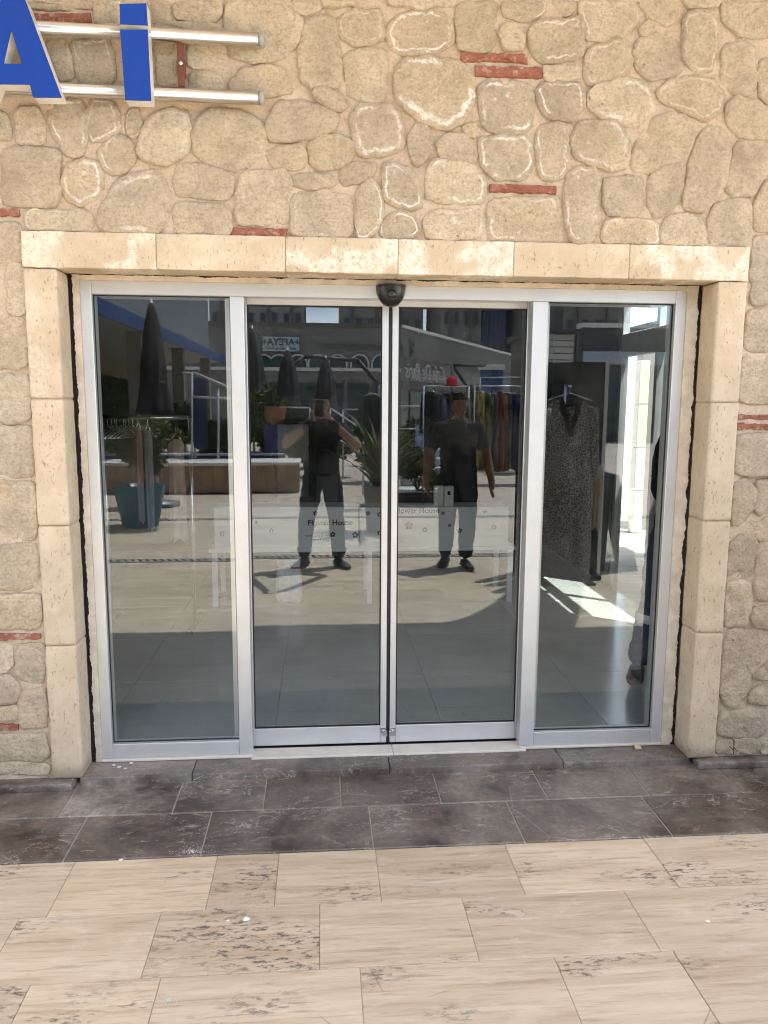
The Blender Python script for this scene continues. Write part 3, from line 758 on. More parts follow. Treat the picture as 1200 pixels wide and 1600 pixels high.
pane('fixed_glass', GX0, MX0, BZ, HZ, YG, door); gasket(GX0, MX0, BZ, HZ, YG-.0065, door, .004)
pane('fixed_glass', NX1, GX3, BZ, HZ, YG, door); gasket(NX1, GX3, BZ, HZ, YG-.0065, door, .004)
YL = YF+.075                                           # sliding leaves run behind the fixed lights
LZ0 = onY(609, 1160, YL).z; LZB = onY(600, 1134, YL).z; LZT = onY(609, 479, YL).z; LZ1 = FZ1-.005
CX0, CX1 = mX([(597, 490), (595, 1130)], YL), mX([(606.5, 490), (604.5, 1130)], YL)
DX0, DX1 = mX([(612.5, 490), (610, 1130)], YL), mX([(622.5, 490), (618.5, 1130)], YL)
for k, (xa, xb, ca, cb) in enumerate(((MX0-.03, MX1+.004, CX0, CX1), (DX0, DX1, NX0-.004, NX1+.03))):
    lf = empty('sliding_leaf', ((xa+cb)/2, YL+.02, LZ0)); child(lf, door)
    box('leaf_stile', (xa, YL, LZ0), (xb, YL+.042, LZ1), ALU, lf, .002)
    box('leaf_stile', (ca, YL, LZ0), (cb, YL+.042, LZ1), ALU, lf, .002)
    box('leaf_rail', (xb+.0004, YL+.001, LZ0), (ca-.0004, YL+.041, LZB), ALU, lf, .002)
    box('leaf_rail', (xb+.0004, YL+.001, LZT), (ca-.0004, YL+.041, LZ1), ALU, lf, .002)
    pane('leaf_glass', xb, ca, LZB, LZT, YL+.016, lf); gasket(xb, ca, LZB, LZT, YL+.0075, lf, .006)
    hx = (CX0+CX1)/2 if k == 0 else (DX0+DX1)/2
    zb = onY(608, 1143, YL).z
    bm = bmesh.new(); add_box(bm, (hx-.013, YL-.0045, zb-.022), (hx+.013, YL-.0005, zb+.022), .001)
    add_cyl(bm, (hx, YL-.012, zb+.004), (hx, YL-.004, zb+.004), .006, .007, 12)
    s = 1 if k == 0 else -1
    add_box(bm, (hx+s*.014-.004, YL-.014, zb-.018), (hx+s*.014+.004, YL-.003, zb+.006), .001)
    bm_obj('lock_bracket', bm, plain('bright steel', (.72, .72, .71), .25, 1.0, .05), lf)
box('rubber_seal', (CX1+.0004, YL+.008, LZ0), (DX0-.0004, YL+.034, LZ1), BLACK, door)
box('floor_track', (MX0, YL-.004, ZW+.001), (NX1, YL+.046, LZ0-.012), BLACK, door)
for a, b in ((395, 612), (612, 815)):
    xa, xb = onY(a, 1165, .2).x, onY(b, 1165, .2).x
    box('threshold_stone', (xa+.001, .012+.10, ZW-.01), (xb-.001, YL-.006, ZW+.008), SILLM, door, .002)
# filler plaster and torn black foam round the frame
def ragged(name, outer, inner, axis, a, b, y, mat, parent, jo=.002, ji=.002, seed=0, th=.012):
    """strip along an axis between coordinates outer and inner, both edges uneven, given thickness th"""
    n = max(8, int(abs(b-a)/.008)); vs_ = []; fs = []
    for k in range(n+1):
        t = a+(b-a)*k/n
        o_ = outer+jo*.9*noise.fractal((t*14, seed, 1), .4, 2.3, 6); i_ = inner+ji*.9*noise.fractal((t*14, seed, 8), .4, 2.3, 6)
        dy = .0025*noise.noise((t*30, seed, 4))
        for q, yy in ((o_, y+dy), (i_, y+dy), (i_, y+th), (o_, y+th)):
            vs_.append((q, yy, t) if axis == 'z' else (t, yy, q))
    for k in range(n):
        for m in range(4):
            fs.append((4*k+m, 4*k+(m+1) % 4, 4*k+4+(m+1) % 4, 4*k+4+m))
    fs += [(0, 3, 2, 1), tuple(4*n+q for q in range(4))]
    o = mesh_obj(name, vs_, fs, mat, parent)
    bm = bmesh.new(); bm.from_mesh(o.data); bmesh.ops.recalc_face_normals(bm, faces=bm.faces); bm.to_mesh(o.data); bm.free()
jl = XL1; jr = XR1
ragged('filler_strip', jl+.012, FX0+.001, 'z', ZW, FZ1+.02, YF-.008, FILL, door, .007, .001, 1, .04)
ragged('filler_strip', FX1-.001, jr-.008, 'z', ZW, FZ1+.02, YF-.008, FILL, door, .001, .008, 2, .04)
ragged('filler_strip', FZ1-.001, FZ1+.020, 'x', FX0-.02, FX1+.03, YF-.006, FILL, door, .001, .004, 3, .04)
ragged('foam_strip', jl-.004, jl+.016, 'z', ZW, ZB+.01, YF-.002, FOAM, door, .002, .006, 4, .05)
ragged('foam_strip', jr-.012, jr+.004, 'z', ZW, ZB+.01, YF-.002, FOAM, door, .006, .002, 5, .05)
ragged('foam_strip', FZ1+.015, ZB+.012, 'x', jl, jr, YF-.001, FOAM, door, .008, .002, 6, .05)

# motion sensor over the meeting stiles
def sensor():
    c = onY(612, 449, YF-.04); w = .064; vs_ = []; fs = []
    n, m = 20, 9
    for j in range(m+1):
        ph = (math.pi/2)*j/m
        for i in range(n+1):
            th = math.pi*i/n
            vs_.append((c.x+w*math.cos(th)*math.cos(ph*.999), YF-.001-.062*math.sin(ph), c.z+.006-.084*math.sin(th)*math.cos(ph*.999)**.8))
    for j in range(m):
        for i in range(n): fs.append((j*(n+1)+i, j*(n+1)+i+1, (j+1)*(n+1)+i+1, (j+1)*(n+1)+i))
    e = empty('motion_sensor', (c.x, YF, c.z)); tag(e, 'black half round motion sensor above the meeting sliding doors', 'sensor')
    k = len(vs_)
    o = mesh_obj('housing', vs_, fs, plain('black plastic', (.012, .012, .012), .32, var=.2), e, True)
    # flat lid closing the top
    top = [(c.x+w*math.cos(math.pi*i/16), YF-.001-.062*math.sin(math.pi*i/16), c.z+.007) for i in range(17)]
    lid = top + [(x, y, z+.006) for x, y, z in top]
    mesh_obj('lid', lid, [tuple(range(17)), tuple(range(33, 16, -1))]+[(i, i+17, i+18, i+1) for i in range(16)]+[(16, 33, 17, 0)], plain('black plastic lid', (.016, .016, .016), .4), e)
    lathe('lens', [(.001, -.020), (.012, -.018), (.020, -.010), (.023, .0), (.020, .010), (.012, .018), (.001, .020)], plain('dark lens', (.02, .02, .021), .12), e, 16, (c.x, YF-.055, c.z-.03))
sensor()

# ------------------------------------------------------------------ shop sign: channel letters on two tubes
BLUE = plain('blue acrylic', (.006, .05, .33), .5, var=.06, scale=2, spec=.25)
RET = plain('white letter return', (.72, .72, .70), .4, var=.06)
STEEL = NT('stainless tube'); STEEL = STEEL.done((.72, .71, .69), .24, 1.0)
RUST = plain('rust brown iron', (.16, .055, .03), .7, var=.25, scale=30, bump=.3)
YLET, DLET = -.155, .065
def sp(x, y, Y=YLET): p = onY(x/2, y/2, Y); return (p.x, p.z)
def letter(name, polys, holes, label, parent):
    """outline prisms: blue face plate a little proud of the white return"""
    e = empty(name, (polys[0][0][0], YLET+DLET, polys[0][0][1])); tag(e, label, 'sign letter', 'letters of the shop sign')
    for k, pl_ in enumerate(polys):
        cu = bpy.data.curves.new('t', 'CURVE'); cu.dimensions = '2D'; cu.fill_mode = 'BOTH'
        for pp in [pl_] + (holes if k == 0 else []):
            s = cu.splines.new('POLY'); s.points.add(len(pp)-1)
            for q, (x, z) in enumerate(pp): s.points[q].co = (x, z, 0, 1)
            s.use_cyclic_u = True
        for nm, ex, y, mt in (('letter_face', .003, YLET+.003, BLUE), ('letter_return', DLET/2-.0035, YLET+.0065+DLET/2-.0035, RET)):
            cu.extrude = ex
            t = bpy.data.objects.new('tmp', cu); COL.objects.link(t); bpy.context.view_layer.update()
            me = bpy.data.meshes.new_from_object(t.evaluated_get(bpy.context.evaluated_depsgraph_get())); bpy.data.objects.remove(t)
            me.transform(Matrix.Translation((0, y, 0)) @ Matrix.Rotation(R(90), 4, 'X'))
            me.materials.clear(); me.materials.append(mt)
            o = bpy.data.objects.new(nm, me); COL.objects.link(o); child(o, e)
    return e
A_out = [sp(*q) for q in ((76, -6), (192, 304), (104, 304), (92, 263), (-6, 262), (-20, 302), (-106, 300), (4, -8))]
A_hole = [sp(*q) for q in ((34, 90), (68, 200), (10, 198))]
letter('letter_a', [A_out], [A_hole], 'blue faced channel letter A cut by the left picture edge', None)
I_stem = [sp(*q) for q in ((375, 92), (461, 92), (472, 314), (391, 312))]
I_dot = [sp(*q) for q in ((373, 12), (457, 10), (461, 78), (375, 74))]
letter('letter_i', [I_stem, I_dot], [], 'blue faced channel letter dotted I right of the A', None)
# neighbour of the A on the sign, just its foot shows at the picture edge
def tube(label, a, b, name='sign_tube'):
    Y = YLET+DLET+.027
    p, q = onY(*a, Y), onY(*b, Y); d = (q-p).normalized(); p = p-d*1.6
    e = empty(name, tuple(q)); tag(e, label, 'tube', 'tubes carrying the sign letters')
    cyl('pipe', p, q, .0245, STEEL, e, n=24); cyl('end_cap', q-d*.012, q+d*.004, .0258, plain('grey end cap', (.33, .36, .34), .5), e, n=24)
    for t in (.9, 1.75):
        s = p+d*t; cyl('standoff', s, (s.x, .01, s.z), .009, STEEL, e, n=10)
tube('upper stainless steel tube behind the blue sign letters', (60, 44), (411, 63))
tube('lower stainless steel tube behind the blue sign letters', (95, 140), (411, 153.5))
b0, b1 = onY(277, 66, -.045), onY(290, 138, -.045)
br = empty('sign_bracket', (b0.x, 0, b1.z)); tag(br, 'rust brown iron strip between the two sign tubes', 'bracket')
box('strip', (b0.x, -.058, b1.z), (b1.x, -.048, b0.z), RUST, br, .001)
cyl('bolt', ((b0.x+b1.x)/2, -.066, (b0.z+b1.z)/2), ((b0.x+b1.x)/2, -.057, (b0.z+b1.z)/2), .008, STEEL, br, n=8)
box('wall_lug', (b0.x+.004, -.048, (b0.z+b1.z)/2-.03), (b1.x-.004, .0, (b0.z+b1.z)/2+.03), RUST, br, .001)

# ------------------------------------------------------------------ shop shell and canopy over the pavement
CAN = plain('white rendered soffit', (.74, .71, .66), .9, var=.06)
ZC = 4.3
def canopy():
    e = .22/1.0*ZC
    yE = mirZ(500, 984).y - e                         # its edge throws the straight shadow line on the plaza
    pts = [(-6.5, .0), (-6.5, yE)]
    sx = .28*ZC
    def edge(px, py): p = mirZ(px, py); return (p.x+sx, p.y-e)
    pts += [edge(*q) for q in ((690, 980), (722, 976), (750, 965), (778, 950), (800, 932), (818, 908), (840, 890), (880, 884), (912, 915), (904, 965), (900, 980))]  # rounded bulge added to the edge to throw the curved shadow patch
    pts += [(6.5, yE), (6.5, .0)]
    bm = bmesh.new()
    a = [bm.verts.new((x, y, ZC)) for x, y in pts]; b = [bm.verts.new((x, y, ZC+.18)) for x, y in pts]
    bm.faces.new(a[::-1]); bm.faces.new(b); n = len(a)
    for i in range(n): bm.faces.new((a[i], a[(i+1) % n], b[(i+1) % n], b[i]))
    bmesh.ops.recalc_face_normals(bm, faces=bm.faces)
    tag(bm_obj('entrance_canopy_roof', bm, CAN), kind='structure')
canopy()

# ------------------------------------------------------------------ inside the shop
RX0, RX1, RY0, RY1, RZ0, RZ1 = -3.6, 2.55, .302, 5.2, .038, 2.85
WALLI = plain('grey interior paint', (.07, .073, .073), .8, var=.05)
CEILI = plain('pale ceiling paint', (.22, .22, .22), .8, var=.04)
def m_tile():
    t = NT('grey porcelain tile'); co = t.coord(rand=19.0)
    n = t.noise(co, 3, 6, .6)
    col = t.mix(t.ramp(n, [(.3, 0), (.7, 1)]), (.33, .35, .335), (.40, .415, .395))
    dirt = t.ramp(t.noise(co, 45, 2, .4), [(.72, 0), (.77, 1)])
    col = t.mix(t.math('MULTIPLY', dirt, .5), col, (.10, .09, .08))
    return t.done(col, .16, None, .5)
TILE = m_tile()
fl = empty('shop_floor', (0, 2.6, RZ0)); tag(fl, kind='structure')
box('floor_bed', (RX0, RY0, -.06), (RX1, RY1, RZ0-.004), plain('tile grout', (.24, .24, .23), .8), fl)
tw = .84; ix = 0; xx = RX0
while xx < RX1-.01:
    yy = RY0
    while yy < RY1-.01:
        box('floor_tile', (xx+.0015, yy+.0015, RZ0-.012), (min(xx+tw, RX1)-.0015, min(yy+tw, RY1)-.0015, RZ0), TILE, fl, .001); yy += tw
    xx += tw
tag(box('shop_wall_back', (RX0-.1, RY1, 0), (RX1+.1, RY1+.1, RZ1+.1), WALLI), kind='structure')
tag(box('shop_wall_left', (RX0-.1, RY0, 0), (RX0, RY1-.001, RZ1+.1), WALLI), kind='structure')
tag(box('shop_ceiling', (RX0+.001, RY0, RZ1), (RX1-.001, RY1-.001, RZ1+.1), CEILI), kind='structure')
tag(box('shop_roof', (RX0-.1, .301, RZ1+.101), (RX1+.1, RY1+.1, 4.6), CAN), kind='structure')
WY0, WY1, WZ1 = 1.85, 3.34, 2.62                       # side window opening
bm = bmesh.new()
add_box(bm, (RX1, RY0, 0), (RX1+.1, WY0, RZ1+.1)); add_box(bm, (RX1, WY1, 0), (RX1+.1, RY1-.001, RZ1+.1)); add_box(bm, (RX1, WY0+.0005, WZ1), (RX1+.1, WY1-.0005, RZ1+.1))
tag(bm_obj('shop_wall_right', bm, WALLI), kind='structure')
sw = empty('side_window', (RX1+.05, (WY0+WY1)/2, 0)); tag(sw, 'tall aluminium side window with white transom seen through right glass panel', 'window')
for y in (WY0, (WY0+WY1)/2-.02, WY1-.05): box('frame_post', (RX1+.02, y, .0), (RX1+.08, y+.05, WZ1), ALU, sw, .002)
box('transom', (RX1+.015, WY0+.051, 2.05), (RX1+.085, WY1-.051, 2.24), plain('white transom panel', (.70, .74, .80), .5), sw, .003)
box('head', (RX1+.021, WY0+.051, WZ1-.05), (RX1+.079, WY1-.051, WZ1-.001), ALU, sw, .002)
for y0, y1 in ((WY0+.05, (WY0+WY1)/2-.02), ((WY0+WY1)/2+.03, WY1-.05)):
    for z0, z1 in ((.02, 2.05), (2.24, WZ1-.05)):
        vs_ = [(RX1+.05+dx, y, z) for dx in (0, .006) for y, z in ((y0, z0), (y1, z0), (y1, z1), (y0, z1))]
        mesh_obj('window_pane', vs_, [(0, 1, 2, 3), (7, 6, 5, 4), (0, 4, 5, 1), (1, 5, 6, 2), (2, 6, 7, 3), (3, 7, 4, 0)], None, sw, mats=[WGLASS, GBODY], fm=[0, 1, 1, 1, 1, 1])

WHITE = plain('white lacquer', (.87, .87, .86), .4, var=.03)
INK = plain('black print', (.02, .02, .02), .7)
BROWNINK = plain('brown print', (.10, .05, .03), .7)
# low white table with two white printed display boxes
TY = onZ(565, 945, RZ0).y
def tp(x, y, Y=None): return onY(x, y, TY if Y is None else Y)
zt = tp(565, 862).z; x0, x1 = tp(326, 860).x, tp(806, 858).x
tb = empty('white_display_table', ((x0+x1)/2, TY+.25, RZ0)); tag(tb, 'long low white table with slim legs behind the sliding doors', 'table')
box('table_top', (x0, TY, zt), (x1, TY+.55, zt+.035), WHITE, tb, .004)
for a in (x0+.02, (x0+x1)/2+.02, x1-.06):
    for b in (TY+.01, TY+.5): box('leg', (a, b, RZ0), (a+.04, b+.04, zt-.0005), WHITE, tb, .002)
def flower(c, r, mat, parent):
    vs_, fs = [], []
    for k in range(5):
        a = 2*math.pi*k/5+.3; cx, cz = c.x+r*.62*math.cos(a), c.z+r*.62*math.sin(a); b = len(vs_)
        for j in range(9):
            q = 2*math.pi*j/9; vs_.append((cx+r*.40*math.cos(q), c.y, cz+r*.40*math.sin(q)))
        fs.append(tuple(range(b, b+9)))
    mesh_obj('printed_flower', vs_, fs, mat, parent)
def display(xa, xb, label, texts, flowers):
    a, b = tp(xa, 793).x, tp(xb, 793).x; zb = zt+.0352; zt2 = tp((xa+xb)/2, 793).z; Y = TY+.02
    e = empty('white_display_box', ((a+b)/2, Y+.15, zb)); tag(e, label, 'display box')
    box('carton', (a, Y, zb), (b, Y+.3, zt2), WHITE, e, .003)
    for s, px, py, sz in texts:
        p = onY(px, py, Y-.002); text_obj('lettering', s, sz, (p.x, p.y, p.z), FACE_STREET, INK, e, .0006, bold=.0012 if sz > .05 else 0)
    for px, py, r, m in flowers: flower(onY(px, py, Y-.0022), r, m, e)
display(333, 560, 'left white display box printed with Flower House and blossoms', [('Flower House', 516, 817, .062), ("l'accessoire & cadeaux", 500, 837, .026), ('fleurs & vous', 500, 843, .022)],
        [(493, 802, .020, INK), (520, 835, .022, BROWNINK), (555, 836, .026, INK), (424, 829, .018, INK), (347, 834, .022, INK), (400, 816, .013, INK)])
display(563, 796, 'right white display box printed with Flower House and blossoms', [('Flower House', 652, 798, .062)],
        [(575, 802, .018, INK), (593, 804, .02, INK), (593, 833, .02, INK), (638.5, 821, .034, INK), (664, 828, .021, INK), (692, 802, .014, INK), (702.5, 821, .013, INK), (718, 829, .022, INK), (757, 800, .018, INK), (772, 824, .02, INK)])
# small white boxes on top of them
def carton(x0_, y0_, x1_, y1_, Y, label, mark=False):
    a, b = onY(x0_, y1_, Y), onY(x1_, y0_, Y); zb = tp(680, 793).z+.0006
    e = empty('small_white_carton', ((a.x+b.x)/2, Y, zb)); tag(e, label, 'carton')
    box('carton', (a.x, Y, zb), (b.x, Y+.05, b.z), WHITE, e, .003)
    if mark:
        c = onY((x0_+x1_)/2, (y0_+y1_)/2-4, Y-.001); mesh_obj('printed_mark', [(c.x-.012, c.y, c.z-.015), (c.x+.012, c.y, c.z-.015), (c.x+.012, c.y, c.z+.015), (c.x-.012, c.y, c.z+.015)], [(0, 1, 2, 3)], INK, e)
carton(694, 760, 709, 789, TY+.06, 'small white upright carton with dark mark on the right display box', True)
carton(678, 759, 693, 789, TY+.10, 'plain white carton left of the marked carton')

# mirror in a dark carved frame
MIRR = NT('mirror glass').done((.50, .55, .55), .06, 1.0)
CARV = plain('dark carved wood', (.018, .016, .015), .5, var=.3, scale=40, bump=.9)
MY = RY1-.06
ma, mb = onY(427, 786, MY), onY(490, 655, MY)
mr = empty('framed_mirror', ((ma.x+mb.x)/2, MY, ma.z)); tag(mr, 'tall rectangular mirror in dark carved frame on the back wall', 'mirror')
fw = .055
box('mirror_glass', (ma.x+fw, MY+.02, ma.z+fw), (mb.x-fw, MY+.03, mb.z-fw), plain('reflected grey painted on mirror', (.46, .50, .50), .12, .0), mr)  # reflected tone painted as a plain grey pane colour
for lo, hi in (((ma.x, MY, ma.z), (ma.x+fw, MY+.05, mb.z)), ((mb.x-fw, MY, ma.z), (mb.x, MY+.05, mb.z)), ((ma.x+fw, MY+.001, ma.z), (mb.x-fw, MY+.05, ma.z+fw)), ((ma.x+fw, MY+.001, mb.z-fw), (mb.x-fw, MY+.05, mb.z))):
    rough_block('frame_side', lo, hi, mr, CARV, amp=.008, bev=.01)
# grey cabinet with a black handbag on it
ca, cb_ = onY(494, 777, 4.5), onY(528, 745, 4.5)
cab = empty('grey_cabinet', ((ca.x+cb_.x)/2, 4.6, RZ0)); tag(cab, 'grey cabinet at the back of the shop under the black handbag', 'cabinet')
GREYC = plain('grey laminate', (.22, .25, .26), .4)
box('carcass', (ca.x, 4.53, RZ0+.05), (cb_.x, 4.9, cb_.z), GREYC, cab, .004); box('door', (ca.x+.004, 4.512, RZ0+.055), (cb_.x-.004, 4.529, cb_.z-.004), GREYC, cab, .003)
box('foot_rail', (ca.x+.02, 4.55, RZ0), (cb_.x-.02, 4.88, RZ0+.0495), BLACK, cab)
hb = empty('black_handbag', ((ca.x+cb_.x)/2-.02, 4.65, cb_.z)); tag(hb, 'rounded black handbag standing on the grey cabinet', 'bag')
lathe('bag_body', [(.06, .001), (.085, .02), (.10, .08), (.10, .16), (.085, .22), (.05, .255), (.01, .262)], plain('black leather', (.008, .008, .009), .45, bump=.3), hb, 20, ((ca.x+cb_.x)/2-.02, 4.65, cb_.z), 1.05, .7)
bm = bmesh.new(); pts = [Vector(((ca.x+cb_.x)/2-.02+.07*math.cos(t), 4.65, cb_.z+.24+.09*math.sin(t))) for t in [math.pi*k/8 for k in range(9)]]
for k in range(8): add_cyl(bm, pts[k], pts[k+1], .008, n=8)
bm_obj('handle', bm, BLACK, hb, True)

# clothes: one garment is one hanging shell of folds with a hanger
def garment(name, label, px, ytop, ybot, wpx, Y, mat, cat='dress', shape='dress', grp=None, seed=0, depth=.06, sleeve=0, vneck=None, ang=0.0, out=False):
    F = mirY if out else onY; fr = 1 if out else -1
    top, bot = F(px, ytop, Y), F(px, ybot, Y); w = (F(px+wpx/2, ytop, Y).x-F(px-wpx/2, ytop, Y).x)/2
    L = top.z-bot.z; e = empty(name, (top.x, Y, bot.z)); tag(e, label, cat, grp)
    n, m = 44, 22; vs_, fs = [], []
    for j in range(m+1):
        t = j/m
        if shape == 'dress': sw_ = (.30+.70*min(1, t/.05)) if t < .05 else (1.0-.16*math.sin(min(1, (t-.05)/.4)*math.pi/1.0)*.7 + .08*max(0, t-.4))
        else: sw_ = (.34+.66*min(1, t/.07)) if t < .07 else 1.0-.08*t
        for i in range(n):
            a = 2*math.pi*i/n; fold = .10*math.sin(a*7+seed+1.5*noise.noise((a, t*2, seed)))*min(1, t*2.2)+.05*noise.noise((math.cos(a)*3, t*5, seed))
            hw = w*sw_*(1+.06*fold); hd = depth*(.35+.65*min(1, t*3))*(1+1.6*fold)
            x, y = hw*math.cos(a), hd*math.sin(a); z = L*(1-t)
            if vneck and t < .01: z -= max(0, 1-abs(x)/(w*.30))*vneck*L*(1 if y*fr > 0 else .25)
            if t >= .98: z += .012*math.sin(a*5+seed)
            X = x*math.cos(ang)-y*math.sin(ang); Yy = x*math.sin(ang)+y*math.cos(ang)
            vs_.append((top.x+X, Y+Yy, bot.z+z))
    for j in range(m):
        for i in range(n): fs.append((j*n+i, (j+1)*n+i, (j+1)*n+(i+1) % n, j*n+(i+1) % n))
    mesh_obj('cloth', vs_, fs, mat, e, True)
    if sleeve:
        for s in (-1, 1):
            bm = bmesh.new(); a = Vector((top.x+s*w*.85*math.cos(ang), Y+s*w*.85*math.sin(ang), top.z-.05*L)); b = a+Vector((s*.05*math.cos(ang), s*.05*math.sin(ang), -sleeve*L))
            add_cyl(bm, a, b, .055, .045, 14); bm_obj('sleeve', bm, mat, e, True)
    bm = bmesh.new(); c = Vector((top.x, Y, top.z+.01))
    dx, dy = w*.8*math.cos(ang), w*.8*math.sin(ang)
    add_cyl(bm, c+Vector((0, 0, .035)), c+Vector((dx, dy, -.03)), .006, n=8); add_cyl(bm, c+Vector((0, 0, .035)), c-Vector((dx, dy, .03)), .006, n=8)
    add_cyl(bm, c+Vector((0, 0, .03)), c+Vector((0, 0, .085)), .004, n=8)
    bm_obj('hanger', bm, STEEL, e, True)
    return e, top, bot, w
def m_leopard():
    t = NT('leopard print jersey'); co = t.coord((1, .3, 1))
    e = t.vor(co, 40, 'DISTANCE_TO_EDGE')
    col = t.mix(t.ramp(e, [(.07, 0), (.13, 1)]), (.55, .53, .49), (.012, .011, .011))
    return t.done(col, .8, None, .2)
def m_cloth(name, c, c2=None, sc_=14):
    t = NT(name); co = t.coord((1, 1, .35), 5.0); n = t.noise(co, sc_, 3, .5)
    return t.done(t.mix(t.ramp(n, [(.42, 0), (.58, 1)]), c, c2 or tuple(x*.6 for x in c)), .85, None, .2)
OUTY = 2*YG-CAM.y
DY = OUTY-6.75                                         # stands put out on the plaza, seen mirrored
LE, top, bot, w = garment('leopard_print_dress', 'long leopard print dress with black V neckline on hanger', 890, 622, 914, 84, DY, m_leopard(), shape='dress', seed=2.0, depth=.085, sleeve=.36, vneck=.17, out=True)
for s in (-1, 1):
    bm = bmesh.new(); a = Vector((top.x+s*w*.36, DY+.050, top.z-.005)); b = Vector((top.x, DY+.066, top.z-.195*(top.z-bot.z)))
    d = (b-a); nn = Vector((d.z, 0, -d.x)).normalized()*.020
    q = [a-nn, a+nn, b+nn, b-nn]; v = [bm.verts.new(x) for x in q]+[bm.verts.new(x-Vector((0, .012, 0))) for x in q]
    for f in ((0, 1, 2, 3), (7, 6, 5, 4), (0, 4, 5, 1), (1, 5, 6, 2), (2, 6, 7, 3), (3, 7, 4, 0)): bm.faces.new([v[i] for i in f])
    bmesh.ops.recalc_face_normals(bm, faces=bm.faces)
    bm_obj('neck_trim', bm, plain('black jersey trim', (.008, .008, .008), .8), LE)
sr = empty('dress_stand', (top.x, DY-.12, 0)); tag(sr, 'chrome T stand holding the leopard print dress', 'clothes stand')
cyl('pole', (top.x, DY-.13, .02), (top.x, DY-.13, top.z+.12), .013, STEEL, sr); cyl('arm', (top.x, DY-.13, top.z+.105), (top.x, DY+.02, top.z+.105), .010, STEEL, sr)
box('base_plate', (top.x-.3, DY-.3, 0.002), (top.x+.3, DY+.05, .022), BLACK, sr, .004)
# dark slatwall panel behind it
SY = OUTY-7.05; pa, pb = mirY(836, 905, SY), mirY(951, 566, SY)
sl = empty('slatwall_display', ((pa.x+pb.x)/2, SY, 0)); tag(sl, 'dark grey slatwall display board behind the leopard print dress', 'display panel')
DG = plain('dark grey laminate', (.035, .036, .038), .5)
ns = 10; hz = (pb.z-.06)/ns
box('back_board', (pa.x, SY-.03, .05), (pb.x-.03, SY-.014, pb.z), BLACK, sl)
for k in range(ns): box('slat', (pa.x, SY-.0135, .06+k*hz+.006), (pb.x-.03, SY, .06+(k+1)*hz-.006), DG, sl, .002)
box('edge_post', (pb.x-.029, SY-.035, 0.002), (pb.x+.006, SY+.01, pb.z+.01), ALU, sl, .002)
box('foot', (pa.x, SY-.2, .002), (pb.x-.031, SY+.15, .045), BLACK, sl, .003)
garment('beige_cardigan', 'beige and black cardigan hanging on the slatwall edge', 934, 728, 826, 17, SY+.09, m_cloth('beige knit', (.46, .36, .27), (.36, .28, .21)), 'cardigan', 'coat', seed=5, depth=.04, out=True)
garment('black_blouse', 'narrow black blouse hanging behind the beige cardigan', 926, 722, 838, 18, SY+.045, m_cloth('black cotton', (.01, .01, .01)), 'blouse', 'coat', seed=6, depth=.03, out=True)
garment('long_black_coat', 'long black coat hanging at the left side of the slatwall', 829, 612, 900, 30, SY-.10, m_cloth('black coat cloth', (.012, .011, .012), (.05, .02, .025)), 'coat', 'coat', seed=7, depth=.06, out=True)
# racks put out on the plaza
def rack(name, label, xa, xb, yrail, Y, low=None, out=False):
    F = mirY if out else onY; z0 = .002 if out else RZ0
    a, b = F(xa, yrail, Y), F(xb, yrail, Y); e = empty(name, ((a.x+b.x)/2, Y, z0)); tag(e, label, 'clothes rack')
    z = (a.z+b.z)/2
    cyl('top_rail', (a.x, Y, z), (b.x, Y, z), .016, STEEL, e)
    for x in (a.x, b.x): cyl('upright', (x, Y, z0+.03), (x, Y, z), .016, STEEL, e); box('foot', (x-.02, Y-.25, z0), (x+.02, Y+.25, z0+.03), BLACK, e, .003)
    if low: cyl('low_rail', (a.x, Y, F(xa, low, Y).z), (b.x, Y, F(xa, low, Y).z), .02, WHITE, e)
    return z
KY = OUTY-15.5
rack('clothes_rack', 'steel clothes rack with printed dresses between middle and right glass', 744, 836, 603, KY, 738, True)
cols = [('yellow', (.42, .28, .05), (.12, .09, .05)), ('dark green floral', (.03, .05, .025), (.20, .20, .08)), ('black floral', (.012, .012, .012), (.15, .13, .11)), ('rust striped', (.24, .07, .04), (.10, .05, .05)), ('olive patterned', (.14, .14, .06), (.04, .04, .03)), ('navy', (.015, .025, .09), (.01, .02, .06)), ('grey speckled', (.10, .10, .10), (.03, .03, .03)), ('crimson', (.20, .02, .04), (.10, .01, .02))]
for k, (nm, c, c2) in enumerate(cols):
    garment('hanging_dress', nm+' dress hanging on the rack right of the standing man', 752+k*10.5, 612+2*(k % 3), 727+(k*7) % 11, 26, KY, m_cloth(nm+' fabric', c, c2, 12), grp='dresses on the rack', seed=k*1.7, depth=.07, ang=R(62), sleeve=.3 if k % 2 else 0, out=True)
JY = OUTY-12.5
rack('clothes_rack', 'steel rack of dark jackets behind the standing man', 664, 735, 603, JY, None, True)
for k, (nm, c, c2) in enumerate((('black', (.01, .01, .01), None), ('slate blue', (.06, .08, .15), None), ('dark brown', (.06, .03, .02), None), ('charcoal', (.03, .03, .03), None), ('brown patterned', (.13, .07, .03), (.05, .03, .02)))):
    garment('hanging_jacket', nm+' jacket hanging on the rack behind the standing man', 674+k*12, 612+(k*5) % 7, 700, 30, JY, m_cloth(nm+' wool', c, c2), 'jacket', 'coat', 'jackets on the rack', seed=k+.5, depth=.08, ang=R(50), sleeve=.7, out=True)
rh = mirY(708, 602, JY); rh.z += .006; e = empty('red_hat', tuple(rh)); tag(e, 'bright red felt hat on top of the jacket rack', 'hat')
lathe('crown', [(.08, 0), (.09, .02), (.085, .09), (.06, .13), (.01, .14)], plain('red felt', (.55, .015, .012), .8), e, 18, tuple(rh)); lathe('brim', [(.08, 0), (.14, -.006), (.142, -.002), (.08, .008)], plain('red felt brim', (.50, .015, .012), .8), e, 20, tuple(rh))
BJ = OUTY-12.0
